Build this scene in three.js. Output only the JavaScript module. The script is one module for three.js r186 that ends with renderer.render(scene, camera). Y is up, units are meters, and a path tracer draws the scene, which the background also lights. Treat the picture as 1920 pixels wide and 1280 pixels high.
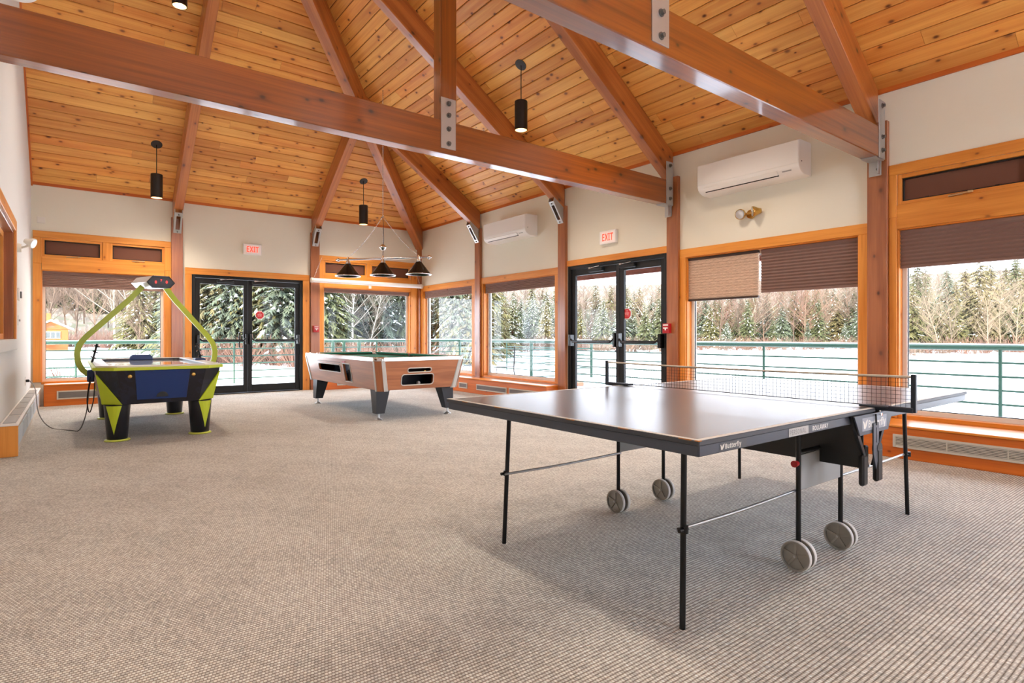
import * as THREE from 'three';
import { mergeGeometries } from 'three/addons/utils/BufferGeometryUtils.js';
import { RectAreaLightUniformsLib } from 'three/addons/lights/RectAreaLightUniformsLib.js';

// ---------------------------------------------------------------- camera, sky, exposure
RectAreaLightUniformsLib.init();
const scene = new THREE.Scene();
const renderer = new THREE.WebGLRenderer({ antialias: true });
renderer.toneMapping = THREE.LinearToneMapping;
renderer.toneMappingExposure = 3.2;
renderer.shadowMap.enabled = true;
const EYE = 1.094, YAW = 0.6544;
const camera = new THREE.PerspectiveCamera(2 * Math.atan(640 / 1073.33) * 180 / Math.PI, 1.5, 0.05, 900);
camera.position.set(0, EYE, 0);
camera.lookAt(Math.sin(YAW), EYE, -Math.cos(YAW));
camera.setViewOffset(1920, 1280, 0, 10.3, 1920, 1280);
scene.add(camera);

const SKY_LEVEL = 3.1;
const sun = new THREE.DirectionalLight('#fff2dc', 9);
sun.position.set(-85, 45, 24); sun.target.position.set(20, 0, -30); sun.castShadow = true; sun.shadow.radius = 6;
sun.shadow.mapSize.set(4096, 4096); Object.assign(sun.shadow.camera, { left: -160, right: 160, top: 160, bottom: -160, near: 1, far: 400 });
scene.add(sun, sun.target);
{
  const W = 512, H = 256, d = new Float32Array(W * H * 4);
  for (let j = 0; j < H; j++) for (let i = 0; i < W; i++) {
    const el = (j + 0.5) / H * Math.PI - Math.PI / 2, az = i / W * Math.PI * 2, k = (j * W + i) * 4;
    const cx = Math.cos(el) * Math.cos(az), cz = Math.cos(el) * Math.sin(az), cy = Math.sin(el);
    let n = 0; for (let o = 0, f = 2.2, a = .5; o < 4; o++, f *= 2.1, a *= .5) n += a * Math.sin(f * cx + 1.7 * o + 2 * Math.sin(f * cz * .8 + o)) * Math.cos(f * cz - o + 1.5 * Math.sin(f * cy * 1.3));
    const c = Math.min(1, Math.max(0, .62 + n * .9));
    const b = el < 0 ? .8 : .93 + .12 * Math.sin(el);
    d[k] = b * (.74 + .23 * c); d[k + 1] = b * (.88 + .13 * c); d[k + 2] = b * (1.12 + .02 * c); d[k + 3] = 1;
  }
  const t = new THREE.DataTexture(d, W, H, THREE.RGBAFormat, THREE.FloatType);
  t.mapping = THREE.EquirectangularReflectionMapping; t.magFilter = THREE.LinearFilter; t.needsUpdate = true;
  scene.background = t; scene.backgroundIntensity = SKY_LEVEL;
}

// ---------------------------------------------------------------- helpers
let seed0 = 12345;
const rnd = () => { seed0 = (seed0 * 1664525 + 1013904223) >>> 0; return seed0 / 4294967296; };
const rr = (a, b) => a + (b - a) * rnd();
const V = (x, y, z) => new THREE.Vector3(x, y, z);
const used = {};
function numbered(n) { used[n] = (used[n] || 0) + 1; return used[n] === 1 ? n : n + '_' + String(used[n] - 1).padStart(3, '0'); }
function geo(pos, nor, uv) {
  const g = new THREE.BufferGeometry();
  g.setAttribute('position', new THREE.Float32BufferAttribute(pos, 3));
  if (nor) g.setAttribute('normal', new THREE.Float32BufferAttribute(nor, 3)); else g.computeVertexNormals();
  g.setAttribute('uv', new THREE.Float32BufferAttribute(uv || new Float32Array(pos.length / 3 * 2), 2));
  return g;
}
// box with chamfered edges, uv in metres with u along the grain
function box(x0, x1, y0, y1, z0, z1, c = 0.004, grain) {
  if (x0 > x1) [x0, x1] = [x1, x0]; if (y0 > y1) [y0, y1] = [y1, y0]; if (z0 > z1) [z0, z1] = [z1, z0];
  const lo = [x0, y0, z0], hi = [x1, y1, z1], s = [x1 - x0, y1 - y0, z1 - z0];
  if (grain === undefined) grain = s.indexOf(Math.max(...s));
  c = Math.min(c, Math.min(...s) * 0.45);
  const ou = rr(0, 5), ov = rr(0, 5), pos = [], nor = [], uv = [];
  const P = (a, b, d, sa, sb, sd) => { // corner point shifted on the axes flagged
    const p = [0, 0, 0]; [[0, a, sa], [1, b, sb], [2, d, sd]].forEach(([k, e, f]) => { p[k] = e ? hi[k] - (f ? c : 0) : lo[k] + (f ? c : 0); }); return p;
  };
  const tri = (a, b, d, n) => {
    const e1 = [b[0] - a[0], b[1] - a[1], b[2] - a[2]], e2 = [d[0] - a[0], d[1] - a[1], d[2] - a[2]];
    const cr = [e1[1] * e2[2] - e1[2] * e2[1], e1[2] * e2[0] - e1[0] * e2[2], e1[0] * e2[1] - e1[1] * e2[0]];
    const list = cr[0] * n[0] + cr[1] * n[1] + cr[2] * n[2] > 0 ? [a, b, d] : [a, d, b];
    const ax = [0, 1, 2].sort((i, j) => Math.abs(n[j]) - Math.abs(n[i]))[0], oth = [0, 1, 2].filter((k) => k !== ax);
    const ua = oth.includes(grain) ? grain : oth[0], va = oth.find((k) => k !== ua);
    for (const p of list) { pos.push(...p); nor.push(...n); uv.push(p[ua] + ou, p[va] + ov + ax * .37); }
  };
  const quad = (a, b, d, e, n) => { tri(a, b, d, n); tri(a, d, e, n); };
  for (let k = 0; k < 3; k++) for (const e of [0, 1]) {
    const n = [0, 0, 0]; n[k] = e ? 1 : -1;
    const o = [0, 1, 2].filter((q) => q !== k);
    const pt = (f, g) => { const b = [0, 0, 0], sft = [1, 1, 1]; b[k] = e; sft[k] = 0; b[o[0]] = f; b[o[1]] = g; return P(b[0], b[1], b[2], sft[0], sft[1], sft[2]); };
    quad(pt(0, 0), pt(1, 0), pt(1, 1), pt(0, 1), n);
  }
  if (c > 0.0008) {
    const q = Math.SQRT1_2, t3 = 1 / Math.sqrt(3);
    for (let k = 0; k < 3; k++) { // edges along axis k
      const o = [0, 1, 2].filter((m) => m !== k);
      for (const e of [0, 1]) for (const f of [0, 1]) {
        const n = [0, 0, 0]; n[o[0]] = e ? q : -q; n[o[1]] = f ? q : -q;
        const pt = (end, which) => { const b = [0, 0, 0], sft = [0, 0, 0]; b[k] = end; sft[k] = 1; b[o[0]] = e; b[o[1]] = f; sft[o[which]] = 1; return P(b[0], b[1], b[2], sft[0], sft[1], sft[2]); };
        quad(pt(0, 0), pt(1, 0), pt(1, 1), pt(0, 1), n);
      }
    }
    for (const a of [0, 1]) for (const b of [0, 1]) for (const d of [0, 1]) tri(P(a, b, d, 0, 1, 1), P(a, b, d, 1, 0, 1), P(a, b, d, 1, 1, 0), [a ? t3 : -t3, b ? t3 : -t3, d ? t3 : -t3]);
  }
  return geo(pos, nor, uv);
}
const flat = (g) => { const q = g.index ? g.toNonIndexed() : g; if (!q.attributes.uv) q.setAttribute('uv', new THREE.Float32BufferAttribute(new Float32Array(q.attributes.position.count * 2), 2)); for (const k of Object.keys(q.attributes)) if (!['position', 'normal', 'uv'].includes(k)) q.deleteAttribute(k); q.morphAttributes = {}; return q; };
const merge = (list) => mergeGeometries(list.map(flat));
const move = (g, x, y, z) => { g.translate(x, y, z); return g; };
const rot = (g, x = 0, y = 0, z = 0) => { g.applyMatrix4(new THREE.Matrix4().makeRotationFromEuler(new THREE.Euler(x, y, z))); return g; };
const cyl = (r0, r1, h, n = 20, open = false) => flat(new THREE.CylinderGeometry(r0, r1, h, n, 1, open));
function rod(a, b, r, n = 10, r2 = r) { // straight rod between two points
  const p = V(...a), q = V(...b), d = q.clone().sub(p), g = new THREE.CylinderGeometry(r2, r, d.length(), n);
  g.applyMatrix4(new THREE.Matrix4().makeRotationFromQuaternion(new THREE.Quaternion().setFromUnitVectors(V(0, 1, 0), d.clone().normalize())));
  g.translate((p.x + q.x) / 2, (p.y + q.y) / 2, (p.z + q.z) / 2); return flat(g);
}
const tube = (pts, r, seg = 40, n = 8, closed = false) => flat(new THREE.TubeGeometry(new THREE.CatmullRomCurve3(pts.map((p) => V(...p)), closed), seg, r, n, closed));
const lathe = (pts, n = 32) => flat(new THREE.LatheGeometry(pts.map((p) => new THREE.Vector2(p[0], p[1])), n));
function extrude(pts, depth, bevel = 0.003, holes = [], curveSeg = 8) { // profile in x,y extruded along +z
  const s = pts instanceof THREE.Shape ? pts : new THREE.Shape(pts.map((p) => new THREE.Vector2(p[0], p[1])));
  for (const h of holes) s.holes.push(h instanceof THREE.Path ? h : new THREE.Path(h.map((p) => new THREE.Vector2(p[0], p[1]))));
  const g = new THREE.ExtrudeGeometry(s, { depth: depth - 2 * bevel, bevelEnabled: bevel > 0, bevelSize: bevel, bevelThickness: bevel, bevelOffset: -bevel, bevelSegments: 1, curveSegments: curveSeg });
  g.translate(0, 0, bevel); return flat(g);
}
function rrect(x0, x1, y0, y1, r, P = THREE.Shape) {
  const s = new P(); s.moveTo(x0 + r, y0); s.lineTo(x1 - r, y0); s.absarc(x1 - r, y0 + r, r, -Math.PI / 2, 0); s.lineTo(x1, y1 - r); s.absarc(x1 - r, y1 - r, r, 0, Math.PI / 2);
  s.lineTo(x0 + r, y1); s.absarc(x0 + r, y1 - r, r, Math.PI / 2, Math.PI); s.lineTo(x0, y0 + r); s.absarc(x0 + r, y0 + r, r, Math.PI, Math.PI * 1.5); return s;
}
function P(parent, name, g, m, label) {
  const o = new THREE.Mesh(g, m); o.name = name; o.castShadow = o.receiveShadow = true; if (label) o.userData.label = label; parent.add(o); return o;
}
function thing(name, label, category, at = [0, 0, 0], turn = 0, group, kind) {
  const o = new THREE.Group(); o.name = numbered(name); o.position.set(...at); o.rotation.y = turn;
  o.userData = { label, category }; if (group) o.userData.group = group; if (kind) o.userData.kind = kind;
  scene.add(o); return o;
}
function single(name, label, category, g, m, at = [0, 0, 0], group, kind) {
  const o = P(scene, numbered(name), g, m); o.position.set(...at); Object.assign(o.userData, { label, category }); if (group) o.userData.group = group; if (kind) o.userData.kind = kind; return o;
}
const S = 'structure';

// ---------------------------------------------------------------- noise and textures
const hsh = (x, y, s) => { let h = (x * 374761393 + y * 668265263 + s * 2147483647) | 0; h = Math.imul(h ^ (h >>> 13), 1274126177); h ^= h >>> 16; return (h >>> 0) / 4294967296; };
function pnoise(x, y, px, py, s) { // periodic value noise
  const xi = Math.floor(x), yi = Math.floor(y), fx = x - xi, fy = y - yi, u = fx * fx * (3 - 2 * fx), v = fy * fy * (3 - 2 * fy);
  const m = (a, p) => ((a % p) + p) % p, a = hsh(m(xi, px), m(yi, py), s), b = hsh(m(xi + 1, px), m(yi, py), s), c = hsh(m(xi, px), m(yi + 1, py), s), d = hsh(m(xi + 1, px), m(yi + 1, py), s);
  return a + (b - a) * u + (c - a) * v + (a - b - c + d) * u * v;
}
function fbm(x, y, px, py, s, o = 4) { let n = 0, a = .5; for (let k = 0; k < o; k++) { n += a * pnoise(x, y, px, py, s + k); x *= 2; y *= 2; px *= 2; py *= 2; a *= .5; } return n; }
const s8 = (v) => Math.max(0, Math.min(255, Math.round(v)));
function tex(W, H, f, su, sv, srgb = true) {
  const d = new Uint8Array(W * H * 4);
  for (let j = 0; j < H; j++) for (let i = 0; i < W; i++) { const c = f(i / W, j / H), k = (j * W + i) * 4; d[k] = s8(c[0]); d[k + 1] = s8(c[1]); d[k + 2] = s8(c[2]); d[k + 3] = 255; }
  const t = new THREE.DataTexture(d, W, H); t.wrapS = t.wrapT = THREE.RepeatWrapping; t.magFilter = THREE.LinearFilter; t.minFilter = THREE.LinearFilter;
  if (srgb) t.colorSpace = THREE.SRGBColorSpace; t.repeat.set(1 / su, 1 / sv); t.needsUpdate = true; return t;
}
const lerp3 = (a, b, t) => [a[0] + (b[0] - a[0]) * t, a[1] + (b[1] - a[1]) * t, a[2] + (b[2] - a[2]) * t];
function woodTex(W, H, su, sv, light, dark, knotCol, knots, sd, streak = 1) {
  const K = []; for (let k = 0; k < knots; k++) K.push([hsh(k, 1, sd), hsh(k, 2, sd), .006 + .014 * hsh(k, 3, sd), hsh(k, 4, sd)]);
  return tex(W, H, (u, v) => {
    let dv = 0, kn = 0, ring = 0;
    for (const [ku, kv, kr, kt] of K) {
      let a = u - ku, b = v - kv; a -= Math.round(a); b -= Math.round(b); a *= su; b *= sv;
      const q = (a * a) / 2.4 + b * b, R = kr * kr;
      if (q < R * 40) { dv += b * Math.exp(-q / (R * 6)) * 1.2; kn = Math.max(kn, Math.exp(-Math.pow(q / R, 1.5)) * (.5 + .5 * kt)); ring = Math.max(ring, Math.exp(-q / (R * 7)) * .45); }
    }
    const vv = v + dv / sv * .5;
    const g = fbm(u * 3, vv * 26, 3, 26, sd + 20, 4), fine = fbm(u * 8, vv * 120, 8, 120, sd + 40, 2), big = fbm(u * 3, v * 5, 3, 5, sd + 60, 2);
    let t = (g - .45) * 1.5 * streak + (fine - .38) * .55 + (big - .38) * .8;
    t = Math.max(0, Math.min(1, .35 + t + ring));
    return lerp3(lerp3(light, dark, t), knotCol, Math.min(1, kn));
  }, su, sv);
}
const M = {};
const std = (c, r = .6, o = {}) => new THREE.MeshStandardMaterial({ color: c, roughness: r, ...o });
const pineTex = woodTex(1024, 512, 3.2, .9, [246, 187, 100], [220, 146, 68], [96, 46, 18], 34, 3);
const beamTex = woodTex(1024, 512, 3.2, .8, [148, 76, 11], [106, 48, 3], [50, 24, 6], 16, 7, .8);
const trimTex = woodTex(512, 512, 1.6, .6, [230, 152, 62], [202, 120, 36], [130, 68, 22], 3, 11, .8);
const postTex = woodTex(512, 512, 1.6, .6, [172, 102, 54], [132, 70, 30], [70, 34, 14], 3, 15, .7);
const veneerTex = woodTex(512, 512, 1.2, .5, [184, 112, 66], [146, 82, 44], [110, 60, 30], 0, 19, .9);
const tint = (t, c, r, o = {}) => new THREE.MeshStandardMaterial({ map: t, color: c, roughness: r, ...o });
M.pine = ['#ffffff', '#f3e9df', '#fff4e8', '#e8d8cc', '#fbe6d6'].map((c) => tint(pineTex, c, .42));
const varnish = (t, c, r, cr = .1) => new THREE.MeshPhysicalMaterial({ map: t, color: c, roughness: r, clearcoat: 1, clearcoatRoughness: cr });
M.beam = varnish(beamTex, '#ffffff', .4); const rafterTex = woodTex(1024, 512, 3.2, .8, [192, 112, 50], [150, 78, 26], [70, 34, 12], 16, 9, .8); M.rafter = varnish(rafterTex, '#ffffff', .5, .22);
M.trim = tint(trimTex, '#ffffff', .42); M.post = varnish(postTex, '#ffffff', .5, .2); M.jamb = tint(trimTex, '#fff2e2', .45);
M.veneer = new THREE.MeshPhysicalMaterial({ map: veneerTex, roughness: .5, clearcoat: 1, clearcoatRoughness: .2 });
const plasterB = tex(256, 256, (u, v) => { const n = fbm(u * 40, v * 40, 40, 40, 90, 3) * 255; return [n, n, n]; }, 1.2, 1.2, false);
M.wall = std('#e6dfcc', .9, { bumpMap: plasterB, bumpScale: .0008 });
M.wallWhite = std('#dcdad4', .85, { bumpMap: plasterB, bumpScale: .0008 });
M.steel = std('#b9b9b8', .38, { metalness: .75 }); M.steelDark = std('#6d6c69', .5, { metalness: .7 });
M.chrome = std('#d6d6d6', .15, { metalness: 1 }); M.alu = std('#c9c8c4', .4, { metalness: .6 });
M.black = std('#0d0d0e', .45); M.blackGloss = std('#0b0b0c', .25); M.frameBlack = std('#050505', .6);
M.white = std('#ece9e3', .45); M.offwhite = std('#e6dfd3', .5); M.grey = std('#a8a7a4', .6);
M.glass = new THREE.MeshPhysicalMaterial({ color: '#f0f1f0', roughness: 0, transmission: 1, thickness: 0, ior: 1.22 });
M.clear = new THREE.MeshPhysicalMaterial({ color: '#ffffff', roughness: 0, transmission: 1, thickness: 0, ior: 1.45 });
M.gap = std('#2a160b', .9);
M.vinyl = std('#e9e2d6', .5); M.spacer = std('#141413', .5);
M.red = std('#b11318', .4); M.brass = std('#c9a055', .25, { metalness: .85 });
// ---------------------------------------------------------------- room shell
const XB = 6.357, ZA = -11.77, XL = -.524, ZF = 3.3, WT = .2, EAVE = 3.54, TAN = .7, ANG = Math.atan(TAN), CS = Math.cos(ANG), SN = Math.sin(ANG), CAP = 6.6;
const RUN = (CAP - EAVE) / TAN; // horizontal run up to the flat cap

// carpet: woven loops, 12 mm cells in rows
const CW = 64;
const carpetCell = (u, v) => { // u runs across the ribs, v along them
  const cu = u * CW, r = Math.floor(cu), fu = cu - r, cv = v * CW + (r & 1 ? .5 : 0), i = Math.floor(cv), fv = cv - i;
  const rib = Math.pow(Math.sin(Math.PI * fu), .55), loop = Math.pow(Math.sin(Math.PI * fv), .5);
  return [rib * (.42 + .58 * loop), hsh(((i % CW) + CW) % CW, r, 77), rib];
};
const carpetC = tex(1024, 1024, (u, v) => {
  const [h, yarn] = carpetCell(u, v), f = pnoise(u * 256, v * 256, 256, 256, 31), big = fbm(u * 5, v * 5, 5, 5, 41, 3);
  const base = lerp3([180, 158, 136], [246, 239, 228], Math.min(1, h * 1.15));
  const k = .70 + .30 * h + (yarn - .5) * .16 + (f - .5) * .16 + (big - .45) * .14;
  return [base[0] * k, base[1] * k, base[2] * k];
}, CW * .016, CW * .0115);
const carpetB = tex(1024, 1024, (u, v) => { const [h, y] = carpetCell(u, v), n = (h * .85 + y * .15) * 255; return [n, n, n]; }, CW * .016, CW * .0115, false);
M.carpet = new THREE.MeshStandardMaterial({ map: carpetC, bumpMap: carpetB, bumpScale: .004, roughness: .95, color: '#ebf0f3' });
single('floor', 'beige woven loop carpet covering the whole game room floor', 'floor', box(XL - .2, XB + .2, -.12, 0, ZA - .2, ZF + .2, 0, 2), M.carpet, [0, 0, 0], null, S);

function wallGeo(axis, u0, u1, y0, y1, w0, w1, holes) { // axis: 'x' wall runs along z, 'z' wall runs along x
  const cuts = [...new Set([u0, u1, ...holes.flatMap((h) => [h[0], h[1]])])].filter((c) => c >= u0 && c <= u1).sort((a, b) => a - b), out = [];
  for (let i = 0; i + 1 < cuts.length; i++) {
    const a = cuts[i], b = cuts[i + 1], m = (a + b) / 2, hs = holes.filter((h) => h[0] < m && h[1] > m).sort((p, q) => p[2] - q[2]);
    let y = y0; for (const h of [...hs, [0, 0, y1, y1]]) { if (h[2] > y + 1e-4) out.push(axis === 'x' ? box(w0, w1, y, h[2], a, b, 0) : box(a, b, y, h[2], w0, w1, 0)); y = Math.max(y, h[3]); }
  }
  return merge(out);
}
const HB = { w3: [-11.63, -9.585, .33, 2.12], w4: [-9.203, -7.096, .33, 2.115], d2: [-6.80, -4.84, 0, 2.213], w5: [-4.545, -2.476, .33, 2.118], w6: [-2.134, .05, .33, 2.13], w6t: [-2.134, -1.14, 2.36, 2.655], w6u: [-1.05, .05, 2.36, 2.655], w7: [.35, 2.6, .33, 2.655] };
const HA = { w1: [-.399, 1.289, .36, 2.148], w1a: [-.393, .396, 2.36, 2.66], w1b: [.498, 1.284, 2.36, 2.66], d1: [1.708, 3.69, 0, 2.215], w2: [4.113, 6.106, .33, 2.10], w2a: [4.12, 5.055, 2.37, 2.656], w2b: [5.15, 6.10, 2.37, 2.656] };
single('wall_right', 'cream painted right wall of big windows between brown timber posts', 'wall', wallGeo('x', ZA - WT, ZF + WT, 0, 3.5, XB, XB + WT, Object.values(HB)), M.wall, [0, 0, 0], null, S);
single('wall_back', 'cream painted far wall holding the glass doors and transom windows', 'wall', wallGeo('z', XL - WT, XB, 0, 3.5, ZA - WT, ZA, Object.values(HA)), M.wall, [0, 0, 0], null, S);
const HL = { w8: [-8.43, -5.9, 1.06, 2.27] };
single('wall_left', 'tall white left wall at the picture edge', 'wall', wallGeo('x', ZA, ZF, 0, 6.7, XL - WT, XL, [HL.w8]), M.wallWhite, [0, 0, 0], null, S);
const HF = [2.65, 3.9, .2, 5.0];  // opening for the added window that lets in fill light
single('wall_front', 'cream painted wall behind the viewer with an added tall window', 'wall', wallGeo('z', XL - WT, XB, 0, 6.7, ZF, ZF + WT, [HF]), M.wall, [0, 0, 0], null, S);

// ceiling: sloped board planes, each board a piece
{
  const c = thing('ceiling', 'vaulted honey pine board ceiling with sloped faces', 'ceiling', [0, 0, 0], 0, null, S);
  // plane point from (u along eave, v up the slope, w below the plane)
  const onBp = (u, v, w) => [XB - v * CS - w * SN, EAVE + v * SN - w * CS, u];
  const onAp = (u, v, w) => [u, EAVE + v * SN - w * CS, ZA + v * CS + w * SN];
  const T = .02, G = .003, CH = .008;
  function board(on, ua0, ua1, ub0, ub1, v0, v1) { // trapezoid board, lower edge ua, upper edge ub
    const vv0 = v0 + G, vv1 = v1 - G, ou = rr(0, 9), ov = rr(0, 3), pos = [], uv = [];
    const lo = (v, e) => { const t = (v - v0) / (v1 - v0); return e ? ua1 + (ub1 - ua1) * t - .001 : ua0 + (ub0 - ua0) * t + .001; };
    const prof = [[vv0, 0], [vv0, T - CH], [vv0 + CH, T], [vv1 - CH, T], [vv1, T - CH], [vv1, 0]];
    const q = (a, b, d, e) => { for (const [u, v, w] of [a, b, d, a, d, e]) { pos.push(...on(u, v, w)); uv.push(u + ou, v + ov); } };
    for (let i = 0; i + 1 < prof.length; i++) { const [va, wa] = prof[i], [vb, wb] = prof[i + 1]; q([lo(va, 0), va, wa], [lo(va, 1), va, wa], [lo(vb, 1), vb, wb], [lo(vb, 0), vb, wb]); }
    for (const e of [0, 1]) q([lo(vv0, e), vv0, 0], [lo(vv0 + CH, e), vv0 + CH, T], [lo(vv1 - CH, e), vv1 - CH, T], [lo(vv1, e), vv1, 0]);
    return geo(pos, null, uv);
  }
  const BW = .158, vmax = RUN / CS, rows = Math.ceil(vmax / BW);
  for (let r = 0; r < rows; r++) {
    const v0 = r * BW, v1 = Math.min(vmax, v0 + BW), s0 = v0 * CS, s1 = v1 * CS;
    // right slope: from the hip towards the viewer
    let a = ZA + s0, b = ZA + s1, first = true;
    for (let z = ZA + s1 + rr(.9, 3.4); ; z += rr(2.2, 4.2)) {
      const last = z > ZF - 1.2, e = last ? ZF : z;
      P(c, 'ceiling_board', board(onBp, first ? a : b, e, b, e, v0, v1), M.pine[Math.floor(rnd() * 5)]);
      a = b = e; first = false; if (last) break;
    }
    // far slope: from the left wall to the hip
    let x = XL; const h0 = XB - s0, h1 = XB - s1;
    for (let n = XL + rr(.8, 3.2); ; n += rr(1.6, 3.6)) {
      const last = n > h1 - .7, e0 = last ? h0 : n, e1 = last ? h1 : n;
      P(c, 'ceiling_board', board(onAp, x, e0, x, e1, v0, v1), M.pine[Math.floor(rnd() * 5)]);
      x = n; if (last) break;
    }
  }
  // roof deck above the boards
  const deck = (pts) => { // polygon prism, thickness upwards
    const up = .16, pos = [], n = pts.length;
    const P3 = pts, Q = pts.map((p) => [p[0], p[1] + up, p[2]]);
    for (let i = 1; i + 1 < n; i++) { pos.push(...P3[0], ...P3[i], ...P3[i + 1], ...Q[0], ...Q[i + 1], ...Q[i]); }
    for (let i = 0; i < n; i++) { const j = (i + 1) % n; pos.push(...P3[i], ...Q[i], ...Q[j], ...P3[i], ...Q[j], ...P3[j]); }
    return geo(pos);
  };
  const xr = XB - RUN, zr = ZA + RUN, o = .2, oy = EAVE - TAN * o;
  P(c, 'roof_deck', merge([
    deck([[XB + o, oy, ZA - o], [XB + o, oy, ZF + o], [xr, CAP, ZF + o], [xr, CAP, zr]]),
    deck([[XL - o, oy, ZA - o], [XB + o, oy, ZA - o], [xr, CAP, zr], [XL - o, CAP, zr]]),
  ]), M.gap);
  for (let r = 0; r < 22; r++) { const w = (xr - XL) / 22; P(c, 'ceiling_board', box(XL + r * w + .002, XL + (r + 1) * w - .002, CAP - .02, CAP, zr, ZF, .004, 2), M.pine[r % 5]); }
  P(c, 'roof_deck', box(XL - o, xr + .1, CAP, CAP + .16, zr - .1, ZF + o, 0), M.gap);
}
// roof overhang outside
{
  const eave = (pts, w) => { const pos = []; const U = pts.map((p) => [p[0], p[1] + w, p[2]]); const t = (a, b, d) => pos.push(...a, ...b, ...d); t(pts[0], pts[1], pts[2]); t(pts[0], pts[2], pts[3]); t(U[0], U[2], U[1]); t(U[0], U[3], U[2]); for (let i = 0; i < 4; i++) { const j = (i + 1) % 4; t(pts[i], U[i], U[j]); t(pts[i], U[j], pts[j]); } return geo(pos); };
  const o = .2, e = 1.62, y0 = EAVE - TAN * o, y1 = EAVE - TAN * e;
  const r = thing('trim_1', 'brown roof overhang above the glass doors outside', 'eave', [0, 0, 0], 0, null, S);
  M.eave = tint(beamTex, '#c89a86', .6);
  P(r, 'soffit', eave([[XB + o, y0, ZA - o], [XB + o, y0, ZF + o], [XB + e, y1, ZF + e], [XB + e, y1, ZA - e]], .2), M.eave);
  P(r, 'soffit', eave([[XL - 6, y0, ZA - o], [XB + o, y0, ZA - o], [XB + e, y1, ZA - e], [XL - 6, y1, ZA - e]], .2), M.eave);
  P(r, 'fascia', box(XB + e - .03, XB + e + .02, 2.19, 2.62, ZA - e, ZF + e, .004), M.eave);
  P(r, 'fascia', box(XL - 6, XB + e, 2.19, 2.62, ZA - e - .02, ZA - e + .03, .004), M.eave);
}
// wood strips where wall and ceiling meet
M.strip = tint(pineTex, '#d69a70', .45);
single('trim_2', 'dark wood strip along the top of the right wall', 'trim', box(XB - .022, XB, 3.485, 3.55, ZA, ZF, .003), M.strip, [0, 0, 0], null, S);
single('trim_3', 'dark wood strip along the top of the far wall', 'trim', box(XL, XB - .022, 3.485, 3.55, ZA, ZA + .022, .003), M.strip, [0, 0, 0], null, S);
{ // raking strip up the left wall
  const g = extrude([[0, -.075], [RUN, -.075 + RUN * TAN], [RUN, RUN * TAN], [0, 0]], .022, .002); rot(g, 0, -Math.PI / 2, 0); g.translate(XL + .022, EAVE, ZA);
  single('trim_4', 'sloping wood strip where the white left wall meets the ceiling', 'trim', g, M.strip, [0, 0, 0], null, S);
}

// ---------------------------------------------------------------- timber frame
const postsB = [[-9.34, 'brown timber post between the corner window and the next one'], [-6.894, 'brown timber post on the far side of the right-hand glass doors'], [-4.729, 'brown timber post carrying the nearer end of the long tie beam'], [-2.291, 'wide brown timber post beside the nearest big window']];
for (const [z, label] of postsB) single('timber_post', label, 'post', box(-.035, .022, 0, 3.2, -.09, .09, .004, 1), M.post, [6.335, 0, z], 'wall posts');
const postsA = [[1.474, 'brown timber post between the left window and the glass doors'], [3.927, 'brown timber post right of the far glass doors with a red alarm box']];
for (const [x, label] of postsA) single('timber_post', label, 'post', box(-.09, .09, 0, 3.2, -.022, .035, .004, 1), M.post, [x, 0, ZA + .022], 'wall posts');
single('timber_post', 'corner timber post under the long hip rafter', 'post', box(-.08, .01, 0, 3.3, -.01, .08, .004, 1), M.post, [XB, 0, ZA], 'wall posts');

const RD = .40, RWID = .14; // rafter vertical depth and thickness
function rafterGeo(s1, depth = RD, tan = TAN, w = RWID) { // x = run from the wall, y from eave height; thickness along z
  const p = [[.03, -.01], [s1, s1 * tan - .01], [s1, s1 * tan - depth], [.06, .06 * tan - depth], [.03, .03 * tan - depth + .03]];
  const g = extrude(p, w, .005); g.translate(0, 0, -w / 2);
  const q = g.attributes.position, uv = g.attributes.uv, a = Math.atan(tan), o = rr(0, 4);
  for (let i = 0; i < q.count; i++) uv.setXY(i, q.getX(i) * Math.cos(a) + q.getY(i) * Math.sin(a) + o, (q.getY(i) * Math.cos(a) - q.getX(i) * Math.sin(a)) + q.getZ(i) + o);
  return g;
}
function bracket(parent, turn, at) { // steel heel bracket under a rafter, local x = into the room
  const b = new THREE.Group();
  const ax = .055, ay = -.62, bx = .27, by = -.29; // post end, rafter end
  const dx = bx - ax, dy = by - ay, L = Math.hypot(dx, dy), an = Math.atan2(dy, dx);
  const plate = extrude([[0, -.055], [L, -.055], [L, .055], [0, .055]], .012, .002, [[[.07, -.032], [L - .07, -.032], [L - .07, .032], [.07, .032]]]);
  rot(plate, -Math.PI / 2, 0, 0); rot(plate, 0, 0, an); plate.translate(ax, ay, 0);
  P(parent, 'steel_bracket', merge([plate, ...[-.062, .054].map((z) => move(extrude([[ax, ay], [bx, by], [bx - .02, by + .07], [.05, by + .0], [.05, ay + .02]], .008, .001), 0, 0, z))]).rotateY(turn).translate(...at), M.steel, 'galvanised steel heel bracket');
  const bolts = [.035, L - .035].map((t) => { const g = cyl(.011, .011, .022, 6); rot(g, 0, 0, an); g.translate(ax + dx * t / L + .004, ay + dy * t / L - .004, 0); return g; });
  for (const g of bolts) P(parent, 'bolt', g.rotateY(turn).translate(...at), M.steelDark);
}
const rafB = [[-9.34, 2.43, 'sloping jack rafter rising from the corner window post to the hip'], [-6.91, RUN - .02, 'sloping rafter rising from the post left of the right-hand glass doors'], [-4.80, RUN - .02, 'sloping rafter above the long tie beam with the king post'], [-2.36, RUN - .02, 'sloping rafter above the nearest tie beam']];
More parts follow.
